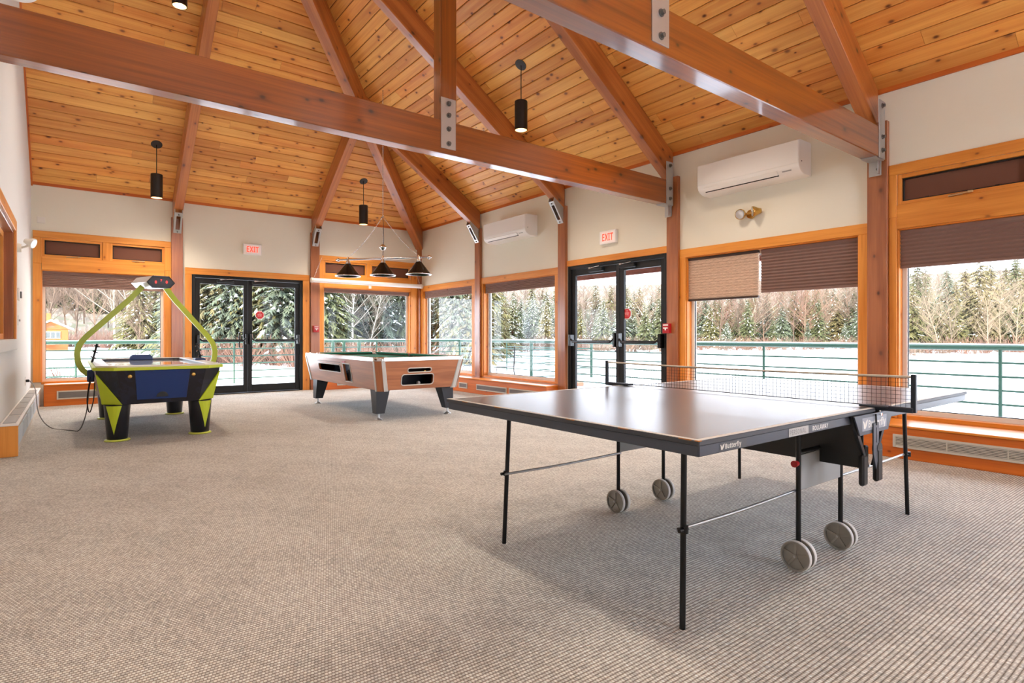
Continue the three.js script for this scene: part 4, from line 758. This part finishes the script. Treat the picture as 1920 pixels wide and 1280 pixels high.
  // legs
  for (const [x, z] of [[-1, -1], [1, -1], [-1, 1], [1, 1]]) {
    const lx = x * .385, lz = z * 1.015, lg = P(t, 'leg', move(lathe([[0, .37], [.118, .385], [.118, .37], [.092, .02], [0, .02]], 28).scale(1, 1, 1.1), lx, 0, lz), std('#10131c', .3), 'black tapered leg');
    P(lg, 'foot_ring', move(lathe([[0, 0], [.118, 0], [.112, .014], [.09, .022], [0, .022]], 28), lx, 0, lz), std('#d6e05a', .45), 'lime foot ring');
    const fl = [], a0 = Math.atan2(x, z) ; const at = (an, y, r0 = .004) => { const r = .092 + (.118 - .092) * (y - .02) / .35 + r0; return [lx + r * Math.sin(an), y, lz + 1.1 * r * Math.cos(an)]; };
    const n = 8; for (let k = 0; k < n; k++) { const y1 = .372 - (k / n) * .30, y2 = .372 - ((k + 1) / n) * .30, w1 = .62 * (1 - k / n), w2 = .62 * (1 - (k + 1) / n), c = x < 0 ? -.35 : .35, m = 4; for (let j = 0; j < m; j++) { const u1 = -1 + 2 * j / m, u2 = -1 + 2 * (j + 1) / m; fl.push(...at(c + w1 * u1, y1), ...at(c + w1 * u2, y1), ...at(c + w2 * u2, y2), ...at(c + w1 * u1, y1), ...at(c + w2 * u2, y2), ...at(c + w2 * u1, y2)); } }
    if (z > 0) P(lg, 'lime_flash', geo(fl), lime, 'lime green triangle');
  }
  // scoreboard arms: flat bars bulging out from the long sides
  const flatBar = (pts) => { const cv = new THREE.CatmullRomCurve3(pts.map((p) => V(...p)), false, 'catmullrom', .35), s = new THREE.Shape([[-.022, -.03], [.022, -.03], [.022, .03], [-.022, .03]].map((p) => new THREE.Vector2(...p))); return flat(new THREE.ExtrudeGeometry(s, { steps: 60, extrudePath: cv, bevelEnabled: false })); };
  const sc = [.04, 1.69];
  for (const s of [-1, 1]) {
    const up = [[.60, .64], [.665, .70], [.705, .79], [.715, .90], [.69, 1.0], [.63, 1.09], [.53, 1.205], [.43, 1.32], [.33, 1.435], [.23, 1.55], [.12, 1.70]];
    P(t, 'arm', flatBar(up.map(([x, y]) => [s * x + (y > 1.05 ? sc[0] * (y - 1.05) / .65 : 0), y, 0])), s > 0 ? lime : std('#a7b64a', .35, { metalness: .2 }), 'lime scoreboard arm');
    P(t, 'arm_foot', s > 0 ? extrude([[-.12, 0], [.12, 0], [.09, .045], [-.09, .045]], .12, .008).rotateY(Math.PI / 2).translate(s * HW - .1, YT - .01, .0) : box(-HW - .05, -HW + .02, .56, .70, -.05, .05, .01), navyB);
    P(t, 'puck_holder', merge([rod([s * (HW + .0), .78, -.1], [s * (HW - .05), 1.0, -.1], .012, 8), ...[0, 1, 2].map((k) => move(rot(cyl(.03, .03, .014, 12), 0, 0, .4 * s), s * (HW - .012 - .018 * k), .84 + .065 * k, -.08))]), M.blackGloss, 'dark puck holder');
  }
  // scoreboard: six-sided prism pointing along the table
  const hex = [[-.14, 0], [-.09, -.06], [.09, -.06], [.14, 0], [.08, .075], [-.08, .075]], SL = .95, yaw = .1, cy = 1.775;
  const place = (g) => g.rotateX(.05).rotateY(yaw).translate(sc[0] - .06, cy, .38 - SL);
  P(t, 'scoreboard', place(extrude(hex, SL, .008)), std('#d6dbe0', .3), 'white scoreboard housing');
  P(t, 'display', place(extrude(hex.map(([x, y]) => [x * 1.04, y * 1.06]), .05, .006).translate(0, 0, SL - .03)), std('#141418', .35));
  for (const x of [-.055, .06]) P(t, 'light_strip', place(box(x - .025, x + .025, -.066, -.059, .03, SL - .05, .002)), std('#7f93b4', .25), 'blue-grey light strip');
  const dg = new THREE.PlaneGeometry(.17, .078); dg.translate(0, .01, SL + .0215);
  P(t, 'score_screen', place(flat(dg)), new THREE.MeshStandardMaterial({ color: '#2a1512', roughness: .3, map: canvasTex(256, 110, (x) => { x.fillStyle = '#2b1a18'; x.fillRect(0, 0, 256, 110); }), emissive: '#ffffff', emissiveIntensity: 1.5, emissiveMap: canvasTex(256, 110, (x) => { x.fillStyle = '#0a0202'; x.fillRect(0, 0, 256, 110); x.fillStyle = '#ff2418'; x.font = 'bold 58px monospace'; x.fillText('0', 26, 86); x.fillText('0', 194, 78); x.font = 'bold 44px monospace'; x.fillText('7', 112, 48); }) }), 'red lit digits');
}
// power cable from the air hockey table to the wall
single('power_cable', 'thin cable looping from the air hockey table to the left wall', 'cable', tube([[XL + .05, .47, -10.4], [-.40, .40, -9.9], [-.33, .12, -9.2], [-.2, .006, -8.7], [-.02, .006, -8.35], [.06, .02, -8.2], [.12, .2, -8.2], [.16, .55, -8.25], [.2, .62, -8.3]], .006, 80, 6), std('#6d6862', .6));
single('power_cable', 'dark cable hanging under the air hockey scoreboard arm', 'cable', tube([[.16, .62, -8.22], [.13, .35, -8.15], [.15, .22, -8.1], [.185, .35, -8.1], [.2, .56, -8.15]], .006, 40, 6), M.black);
// ---------------------------------------------------------------- outdoors
const sm = (a, b, x) => { const t = Math.max(0, Math.min(1, (x - a) / (b - a))); return t * t * (3 - 2 * t); };
function gy(x, z) {
  const D = Math.hypot(x, z), ph = Math.atan2(x, -z) * 180 / Math.PI, a = 1 - sm(24, 36, ph), k = ph < -60 || ph > 130 ? 0 : 1;
  const gB = -1.25 + sm(76, 96, D) * .5 + Math.max(0, D - 108) * .16 * k, gA = -1.0 + sm(18, 42, D) * .62 + Math.max(0, D - 62 - 38 * (1 - sm(6, 12, ph))) * .12 * k;
  return gB + (gA - gB) * a;
}
M.snow = std('#f4f5f7', .9);
{
  const pos = [], uv = [], nr = 46, na = 120, R = (i) => 7 * Math.pow(260 / 7, i / nr), pt = (i, j) => { const r = i ? R(i) : 0, an = j / na * Math.PI * 2, x = 3 + r * Math.cos(an), z = -4 + r * Math.sin(an); return [x, gy(x, z) + .12 * Math.sin(x * .21) * Math.cos(z * .17) * sm(15, 40, r) + (i ? 0 : -.02), z]; };
  for (let i = 0; i < nr; i++) for (let j = 0; j < na; j++) { const a = pt(i, j), b = pt(i + 1, j), c = pt(i + 1, j + 1), d = pt(i, j + 1); for (const p of [a, c, b, a, d, c]) { pos.push(...p); uv.push(p[0], p[2]); } }
  single('snow_field', 'snow covered ground and frozen water beyond the railing', 'snow', geo(pos, null, uv), M.snow, [0, 0, 0], null, 'stuff');
}
{ // wooded hillside far behind the first trees
  const pos = [], uv = [], na = 90, nr = 12, st = (ph) => 63 + 38 * (1 - sm(6, 12, ph)) + (110 - 63) * sm(22, 38, ph), pt = (i, j) => { const ph = -14 + 116 * j / na, D = st(ph) + (255 - st(ph)) * i / nr, a = ph * Math.PI / 180, x = D * Math.sin(a), z = -D * Math.cos(a); return [x, gy(x, z) + .12 + (i ? .5 : -.3), z, ph * 1.6, i * 9]; };
  for (let i = 0; i < nr; i++) for (let j = 0; j < na; j++) for (const [p, q] of [[i, j], [i + 1, j + 1], [i + 1, j], [i, j], [i, j + 1], [i + 1, j + 1]]) { const v = pt(p, q); pos.push(v[0], v[1], v[2]); uv.push(v[3], v[4]); }
  const woods = tex(512, 512, (u, v) => { const a = fbm(u * 90, v * 8, 90, 8, 601, 3), b = fbm(u * 30, v * 24, 30, 24, 611, 4), c = fbm(u * 160, v * 40, 160, 40, 621, 2); let col = lerp3([70, 60, 52], [108, 96, 84], Math.max(0, Math.min(1, a * 2.2 - .5))); col = lerp3(col, [66, 70, 48], Math.max(0, Math.min(.8, (b - .48) * 5))); return lerp3(col, [150, 144, 138], c > .56 ? .5 : 0); }, 24, 60);
  single('hillside', 'brown wooded hillside rising behind the trees', 'hill', geo(pos, null, uv), new THREE.MeshStandardMaterial({ map: woods, roughness: 1 }), [0, 0, 0], null, 'stuff');
}
const DK = -.09;
single('snowy_deck', 'snow covered deck between the building and the green railing', 'deck', merge([box(XB + .2, 12.0, DK - .25, DK, -16.2, 8, .03), box(-7, XB + .2, DK - .25, DK, -16.2, ZA - .2, .03)]), M.snow, [0, 0, 0], null, S);
{ // small snow heaps by the far door sill
  for (let k = 0; k < 7; k++) { const g = new THREE.IcosahedronGeometry(1, 2), q = g.attributes.position; for (let i = 0; i < q.count; i++) { const f = 1 + .16 * Math.sin(q.getX(i) * 5 + k) * Math.cos(q.getZ(i) * 4 + k * 2); q.setXYZ(i, q.getX(i) * f * .34, Math.max(-.02, q.getY(i) * .09), q.getZ(i) * f * .2); } g.computeVertexNormals(); single('snow_heap', 'small trampled snow heap outside the far glass doors', 'snow', flat(g), M.snow, [1.9 + k * .27, DK, -12.6 - .25 * (k % 3)], 'snow heaps at the far doors'); }
  const g = new THREE.IcosahedronGeometry(1, 2), q = g.attributes.position; for (let i = 0; i < q.count; i++) q.setXYZ(i, q.getX(i) * .8, Math.max(-.02, q.getY(i) * .5), q.getZ(i) * .7); g.computeVertexNormals(); single('snow_mound', 'snow covered rock standing out on the snow field', 'snow', flat(g), M.snow, [18.5, gy(18.5, -14), -14.0]);
}
M.green = std('#1b3d2d', .5, { metalness: .15 });
function railing(label, a, b, posts, top = .94, rails = [.735, .55, .365, .18, -.005]) { // a,b = [x,z]
  const base = [(a[0] + b[0]) / 2, DK, (a[1] + b[1]) / 2], t = thing('deck_railing', label, 'railing', base, 0, 'green deck railings');
  const q = (x, y, z) => [x - base[0], y - base[1], z - base[2]];
  P(t, 'top_rail', rod(q(a[0], top, a[1]), q(b[0], top, b[1]), .038, 12), M.green);
  P(t, 'snow_cap', rod(q(a[0], top + .033, a[1]), q(b[0], top + .033, b[1]), .016, 8), M.snow);
  for (const y of rails) P(t, 'rail', rod(q(a[0], y, a[1]), q(b[0], y, b[1]), .015, 8), M.green);
  for (const [x, z, r] of posts) P(t, 'post', rod(q(x, DK, z), q(x, top, z), r || .022, 10), M.green);
}
railing('green pipe railing along the deck outside the right wall', [9.8, 7], [9.8, -15.5], [[9.8, -2.09], [9.8, -5.38], [9.8, -8.65, .04], [9.8, -11.92, .045], [9.8, -15.5, .04], [9.8, 1.2]]);
railing('green pipe railing outside the far glass doors', [-7, -15.5], [9.8, -15.5], [[.05, -15.5], [3.18, -15.5], [5.68, -15.5, .045], [5.99, -15.5, .045], [6.43, -15.5, .05], [6.96, -15.5]], .955, [.78, .60, .415, .228, .04]);
railing('second green railing of the deck bay beyond the right-hand doors', [11.8, -11.64], [11.8, -15.68], [[11.8, -15.68], [11.8, -11.64, .04]]);
railing('short green railing closing the deck bay', [9.8, -11.92], [11.8, -11.64], []);
single('red_planter', 'red-brown wooden box with snow on the deck outside the right-hand doors', 'planter', box(-.55, .55, 0, .09, -.35, .35, .02), std('#b5694e', .8), [9.1, DK, -10.1]);
{ const t = thing('flood_light', 'white floodlight under the eave seen through the right-hand doors', 'lamp', [7.6, 2.30, -8.45]); P(t, 'dish', move(rot(lathe([[0, .12], [.08, .1], [.14, .03], [.15, 0]], 24), 0, 0, .5), 0, 0, 0), M.white); P(t, 'stem', rod([0, .1, 0], [0, .36, 0], .02, 8), M.white); }
// wrought iron chairs
function ironChair(x, z, turn, label) {
  const t = thing('patio_chair', label, 'chair', [x, DK, z], turn, 'black iron patio chairs'), m = std('#1b1d1c', .5, { metalness: .4 });
  P(t, 'seat', merge([box(-.22, .22, .43, .445, -.22, .22, .004)]), m);
  for (const [a, b] of [[-1, -1], [1, -1], [-1, 1], [1, 1]]) P(t, 'leg', tube([[a * .2, .44, b * .2], [a * .23, .25, b * .22], [a * .21, .1, b * .24], [a * .25, 0, b * .27]], .009, 16, 6), m);
  const sc = (cx, cy, r, dir) => { const p = []; for (let k = 0; k <= 22; k++) { const an = k / 22 * Math.PI * 3.2, rr2 = r * (1 - k / 28); p.push([cx + dir * rr2 * Math.cos(an), cy + rr2 * Math.sin(an), -.215]); } return tube(p, .006, 40, 5); };
  P(t, 'backrest', merge([tube([[-.21, .44, -.21], [-.23, .7, -.22], [-.15, .9, -.23], [0, .95, -.23], [.15, .9, -.23], [.23, .7, -.22], [.21, .44, -.21]], .01, 40, 6), ...[-.1, 0, .1].map((q) => rod([q, .44, -.21], [q, .92, -.22], .006, 6)), sc(-.1, .62, .07, 1), sc(.1, .62, .07, -1), sc(-.08, .78, .055, 1), sc(.08, .78, .055, -1)]), m);
}
ironChair(8.0, -12.0, -1.0, 'black iron chair on the deck outside the corner window');
ironChair(8.35, -11.15, -2.2, 'second black iron chair nearer the middle of the deck');

// trees ------------------------------------------------------
M.bark = std('#54453a', .95); M.barkLight = std('#66594b', .95); M.birch = std('#958d80', .9);
M.fir = [std('#4a4827', .95), std('#3b4024', .95), std('#534c2f', .95)]; M.firBlue = std('#3f4838', .95);
M.twig = std('#5c4b40', .95); M.twigRed = std('#60453a', .95);
function firGeo(H, Rm, levels, per, snowP, snowW, sd, n = 5, fw = .2) {
  let s = sd; const r = () => { s = (s * 1664525 + 1013904223) >>> 0; return s / 4294967296; };
  const gp = [], sp = [];
  for (let l = 0; l < levels; l++) {
    const q = .07 + .92 * (l / levels), y = H * q, R = Rm * Math.pow(1 - q, .8) * (.72 + .5 * r()) + .12;
    for (let b = 0; b < per; b++) {
      const az = (b + r()) / per * Math.PI * 2 + l, L = R * (.7 + .5 * r()), dx = Math.cos(az), dz = Math.sin(az), droop = .2 + .35 * r(), yy = y + (r() - .5) * H / levels * 1.4;
      const at = (t) => [dx * L * t, yy + L * (.12 * t - droop * t * t), dz * L * t], w = L * (fw + .12 * r());
      for (let k = 0; k < n; k++) {
        const t0 = k / n, t1 = (k + 1.25) / n, a = at(t0), c = at(Math.min(1.1, t1)), ww = w * (1 - t0 * .55) * (.7 + .6 * r());
        for (const e of [-1, 1]) { const t2 = Math.min(1.12, t0 + 1.7 / n), m = at(t2); gp.push(...a, ...c, m[0] - dz * ww * e, m[1] - ww * (.35 + .4 * r()), m[2] + dx * ww * e); }
        if (k > 0 && r() < snowP) { const up = .035 * (H / 10), w2 = ww * snowW, m0 = at(t0), m1 = at(Math.min(1.08, t0 + 2.1 / n)), m2 = at(t0 + 1 / n);
          for (const e of [-1, 1]) sp.push(m0[0], m0[1] + up, m0[2], m1[0], m1[1] + up * .7, m1[2], m2[0] - dz * w2 * e, m2[1] + up * .3 - w2 * .5, m2[2] + dx * w2 * e); }
      }
    }
  }
  return [geo(gp), geo(sp)];
}
function bareGeo(H, sd, spread, twigs) {
  let s = sd; const r = () => { s = (s * 1664525 + 1013904223) >>> 0; return s / 4294967296; };
  const tk = [], tw = [];
  const seg = (out, a, b, r0, r1) => { const d = V(b[0] - a[0], b[1] - a[1], b[2] - a[2]), u = V(d.y + .3, -d.x, d.z * .5 + .1).cross(d).normalize(), v = u.clone().cross(d).normalize(), p = (c, rad, k) => { const an = k * 2.0944; return [c[0] + (u.x * Math.cos(an) + v.x * Math.sin(an)) * rad, c[1] + (u.y * Math.cos(an) + v.y * Math.sin(an)) * rad, c[2] + (u.z * Math.cos(an) + v.z * Math.sin(an)) * rad]; }; for (let k = 0; k < 3; k++) { const A = p(a, r0, k), B = p(a, r0, k + 1), C = p(b, r1, k + 1), D = p(b, r1, k); out.push(...A, ...B, ...C, ...A, ...C, ...D); } };
  const grow = (p, d, L, rad, lev) => {
    const n = lev === 0 ? 6 : 3; let a = p, dd = d.slice();
    for (let k = 0; k < n; k++) {
      dd = [dd[0] + (r() - .5) * .22, dd[1] + (lev ? .05 : .02), dd[2] + (r() - .5) * .22]; const m = Math.hypot(...dd), b = [a[0] + dd[0] / m * L / n, a[1] + dd[1] / m * L / n, a[2] + dd[2] / m * L / n], r0 = rad * (1 - k / n * .7), r1 = rad * (1 - (k + 1) / n * .7);
      seg(lev < 2 ? tk : tw, a, b, r0, r1);
      if (lev < 3 && (lev > 0 || k > 0)) { const nb = lev === 0 ? 5 : lev === 1 ? 3 : twigs; for (let q = 0; q < nb; q++) { const az = r() * 6.283, f = r(), st = [a[0] + (b[0] - a[0]) * f, a[1] + (b[1] - a[1]) * f, a[2] + (b[2] - a[2]) * f]; grow(st, [dd[0] / m * .5 + Math.cos(az) * spread, .5 + .5 * r(), dd[2] / m * .5 + Math.sin(az) * spread], L * (lev === 0 ? .42 : .5) * (.6 + .6 * r()), Math.max(.012, r1 * .5), lev + 1); } }
      a = b;
    }
  };
  grow([0, 0, 0], [(r() - .5) * .12, 1, (r() - .5) * .12], H, H * .011, 0);
  return [geo(tk), geo(tw)];
}
const protoFir = [], protoBare = [], protoShrub = [];
for (let k = 0; k < 4; k++) protoFir.push({ g: firGeo(10, 2.4, 44, 13, .08, .5, 100 + k * 7, 8, .12), h: 10 });      // heavy snow
for (let k = 0; k < 3; k++) protoFir.push({ g: firGeo(10, 2.2, 32, 11, .06, .4, 300 + k * 7), h: 10 });       // light snow
for (let k = 0; k < 3; k++) protoFir.push({ g: firGeo(10, 2.1, 30, 11, .03, .35, 500 + k * 11), h: 10 });      // green
for (let k = 0; k < 5; k++) protoBare.push({ g: bareGeo(10, 700 + k * 13, .75, 1), h: 10 });
for (let k = 0; k < 3; k++) { const list = []; let s = 40 + k; const r = () => { s = (s * 1664525 + 1013904223) >>> 0; return s / 4294967296; };
  for (let q = 0; q < 70; q++) { const az = r() * 6.283, R = .5 * r(), le = .7 + .8 * r(), x = Math.cos(az) * R, z = Math.sin(az) * R, sx = x * 1.2 + (r() - .5) * .8, sz = z * 1.2 + (r() - .5) * .8; list.push(rod([x * .4, -.1, z * .4], [x + sx * .5, le * .6, z + sz * .5], .012, 3, .008), rod([x + sx * .5, le * .6, z + sz * .5], [x + sx * (.8 + .3 * r()), le, z + sz], .008, 3, .004)); }
  protoShrub.push(merge(list)); }
const polar = (px, D) => { const t = (px - 960) / 1073.33; return [(Math.sin(YAW) + t * Math.cos(YAW)) * D, (-Math.cos(YAW) + t * Math.sin(YAW)) * D]; };
const trunkG = cyl(.02, .16, 9.6, 6).translate(0, 4.6, 0);
function fir(px, D, H, kind, label, group) {
  const [x, z] = polar(px, D), p = protoFir[kind], f = H / p.h, t = thing('fir_tree', label, 'tree', [x, gy(x, z) - .15, z], rr(0, 6.28), group);
  t.scale.set(f * rr(.9, 1.15), f, f * rr(.9, 1.15));
  P(t, 'trunk', trunkG, M.bark); P(t, 'foliage', p.g[0], kind > 6 ? M.fir[Math.floor(rnd() * 3)] : rnd() < .35 ? M.firBlue : M.fir[Math.floor(rnd() * 3)], 'drooping evergreen branches'); P(t, 'snow', p.g[1], M.snow, 'snow on the branches');
}
function bare(px, D, H, label, group, bm = M.bark, tm = M.twig) {
  const [x, z] = polar(px, D), p = protoBare[Math.floor(rnd() * 5)], f = H / p.h, t = thing('bare_tree', label, 'tree', [x, gy(x, z) - .1, z], rr(0, 6.28), group);
  t.scale.set(f, f, f); P(t, 'trunk', p.g[0], bm); P(t, 'twigs', p.g[1], tm);
}
function shrub(px, D, s, label, group, m = M.twigRed) { const [x, z] = polar(px, D), o = P(scene, numbered('bare_shrub'), protoShrub[Math.floor(rnd() * 3)], m); o.position.set(x, gy(x, z) - .05, z); o.rotation.y = rr(0, 6); o.scale.set(s * 1.3, s, s * 1.3); o.userData = { label, category: 'shrub', group }; }
const row = (p0, p1, n, D0, D1, f) => { for (let k = 0; k < n; k++) f(p0 + (p1 - p0) * (k + rr(.15, .85)) / n, rr(D0, D1)); };
{ const l = 'snow-laden fir close behind the far glass doors', g = 'firs behind the far doors'; row(350, 620, 11, 34, 38, (p, D) => fir(p, D, rr(7, 9.5), Math.floor(rnd() * 4), l, g)); row(340, 640, 12, 40, 47, (p, D) => fir(p, D, rr(8, 11), Math.floor(rnd() * 4), l, g)); row(340, 660, 11, 50, 60, (p, D) => fir(p, D, rr(10, 14), Math.floor(rnd() * 6), l, g)); }
{ const l = 'snowy fir seen through the corner window of the far wall', g = 'firs behind the corner'; row(600, 800, 7, 42, 50, (p, D) => fir(p, D, rr(5, 9), Math.floor(rnd() * 5), l, g)); row(600, 900, 10, 52, 66, (p, D) => fir(p, D, rr(9, 13), Math.floor(rnd() * 7), l, g)); row(600, 800, 7, 40, 50, (p, D) => bare(p, D, rr(6, 9), 'pale leafless tree in the woods seen through the corner window', 'bare trees behind the corner', M.birch, M.barkLight)); }
{ const l = 'snow-laden fir seen through the corner window of the right wall', g = 'firs beyond the right corner'; row(790, 920, 8, 46, 56, (p, D) => fir(p, D, rr(6, 9.5), Math.floor(rnd() * 4), l, g)); row(780, 930, 7, 60, 70, (p, D) => fir(p, D, rr(9, 13), Math.floor(rnd() * 6), l, g)); }
{ const l = 'leafless tree behind the orange cabin', g = 'bare trees behind the cabin'; row(50, 330, 14, 84, 100, (p, D) => bare(p, D, rr(10, 14), l, g)); row(50, 340, 14, 104, 125, (p, D) => bare(p, D, rr(12, 15), l, g)); row(60, 330, 10, 118, 130, (p, D) => fir(p, D, rr(10, 14), 4 + Math.floor(rnd() * 6), 'fir standing far behind the leafless trees on the left', 'far firs on the left'));
  fir(262, 60, 9.5, 1, 'snow-laden fir right of the cabin in the left window', null); fir(292, 66, 10, 5, 'darker fir at the right edge of the left window', null); bare(216, 70, 13, 'pale birch leaning in the left window', null, M.birch, M.barkLight); bare(226, 74, 13, 'second pale birch in the left window', null, M.birch, M.barkLight); bare(258, 40, 3.6, 'small dark leafless sapling on the snow in the left window', null);
  row(60, 320, 22, 72, 82, (p, D) => shrub(p, D, rr(1, 1.9), 'low reddish brush behind the cabin', 'brush behind the cabin')); shrub(114, 22, .75, 'dry shrub in the snow near the left railing', null); }
{ const l = 'fir on the far shore seen past the right-hand doors', g = 'firs on the far shore'; row(905, 1300, 16, 86, 92, (p, D) => fir(p, D, rr(5.5, 9.5), Math.floor(rnd() * 6), l, g)); row(905, 1300, 18, 95, 104, (p, D) => fir(p, D, rr(8, 12), Math.floor(rnd() * 7), l, g)); row(905, 1300, 16, 108, 118, (p, D) => fir(p, D, rr(8.5, 12), 3 + Math.floor(rnd() * 6), l, g)); row(905, 1300, 16, 88, 112, (p, D) => bare(p, D, rr(7, 11), 'leafless tree among the firs on the far shore', 'bare trees on the far shore', rnd() < .3 ? M.birch : M.bark)); }
{ const l = 'fir on the far shore seen through the wide window', g = 'firs opposite the wide window'; row(1290, 1660, 11, 84, 90, (p, D) => fir(p, D, rr(4, 8.5), 2 + Math.floor(rnd() * 5), l, g)); row(1290, 1660, 16, 96, 106, (p, D) => fir(p, D, rr(8, 10.5), 3 + Math.floor(rnd() * 7), l, g)); row(1290, 1660, 16, 110, 122, (p, D) => fir(p, D, rr(8, 10), 4 + Math.floor(rnd() * 6), l, g)); row(1290, 1660, 22, 86, 108, (p, D) => bare(p, D, rr(8, 12.5), 'leafless brown tree opposite the wide window', 'bare trees opposite the wide window', rnd() < .3 ? M.birch : M.bark, rnd() < .5 ? M.twigRed : M.twig)); }
{ const l = 'tall olive green fir outside the nearest window', g = 'green firs outside the nearest window'; row(1670, 1990, 9, 70, 76, (p, D) => fir(p, D, rr(7, 10), 7 + Math.floor(rnd() * 3), l, g)); row(1660, 2000, 11, 78, 88, (p, D) => fir(p, D, rr(10, 14), 6 + Math.floor(rnd() * 4), l, g)); row(1660, 2000, 10, 94, 106, (p, D) => fir(p, D, rr(11, 14), 6 + Math.floor(rnd() * 4), l, g)); row(1670, 1990, 12, 68, 86, (p, D) => bare(p, D, rr(6, 9), 'leafless grey tree outside the nearest window', 'bare trees outside the nearest window', M.barkLight, M.barkLight)); }
{ const l = 'dark fir in the dense woods far behind the near snowy firs', g = 'deep woods firs'; row(330, 930, 22, 64, 76, (p, D) => fir(p, D, rr(9, 13), 4 + Math.floor(rnd() * 6), l, g)); }
{ const l = 'far leafless tree on the wooded hillside', g = 'bare trees of the hillside'; row(905, 1680, 34, 118, 140, (p, D) => bare(p, D, rr(5, 8), l, g, M.bark, M.twig)); row(1670, 2000, 12, 110, 130, (p, D) => bare(p, D, rr(6, 9), l, g)); }
row(340, 800, 34, 30, 35, (p, D) => shrub(p, D, rr(.7, 1.2), 'low brown brush below the near firs', 'brush below the near firs'));
row(905, 1990, 70, 80, 85, (p, D) => shrub(p, D * (p > 1660 ? .82 : 1), rr(.9, 1.7), 'low brown brush on the far shore', 'brush on the far shore', rnd() < .5 ? M.twigRed : M.twig));
{ // orange cabin
  const t = thing('cabin', 'small orange cabin with chimney beyond the left railing', 'building', [-1.75, gy(-1.75, -77) - .05, -77], .04), o = std('#a04f24', .8), tr = std('#8d4f34', .8), y0 = 0; t.scale.setScalar(.66);
  P(t, 'wall', merge([box(-2.2, 2.0, y0, 3.4, -2, 2, .02)]), o);
  const roof = extrude([[-2.9, 3.3], [-.1, 4.7], [2.7, 3.3], [2.7, 3.45], [-.1, 4.9], [-2.9, 3.45]], 5, .01); roof.translate(0, 0, -2.4); P(t, 'roof', roof, M.snow, 'snowy gable roof');
  P(t, 'gable', extrude([[-2.2, 3.4], [2.0, 3.4], [-.1, 4.5]], .2, .01).translate(0, 0, 1.9), o); P(t, 'chimney', box(-.9, -.1, 3.6, 5.9, -.5, .3, .02), o);
  P(t, 'gable_trim', merge([rod([-2.8, 3.3, 2.5], [-.1, 4.65, 2.5], .09, 6), rod([2.6, 3.3, 2.5], [-.1, 4.65, 2.5], .09, 6)]), std('#6f7f6a', .8)); P(t, 'gable_vent', extrude([[-.8, 3.6], [.6, 3.6], [-.1, 4.05]], .06, .01).translate(0, 0, 2.1), tr);
  const w = P(t, 'window', box(-1.5, 1.0, 1.9, 3.0, 1.98, 2.08, .01), M.white); for (let k = 0; k < 4; k++) P(w, 'pane', box(-1.4 + k * .62, -.88 + k * .62, 2.0, 2.9, 2.07, 2.1, .005), std('#4a4f50', .2));
  P(t, 'balcony', merge([box(-1.8, .4, .9, 1.0, 2, 2.8, .01), ...[0, 1, 2, 3, 4, 5, 6, 7].map((k) => box(-1.8 + k * .3, -1.72 + k * .3, 1, 1.7, 2.7, 2.78, .01)), box(-1.8, .4, 1.65, 1.75, 2.68, 2.8, .01)]), tr);
}
renderer.render(scene, camera);
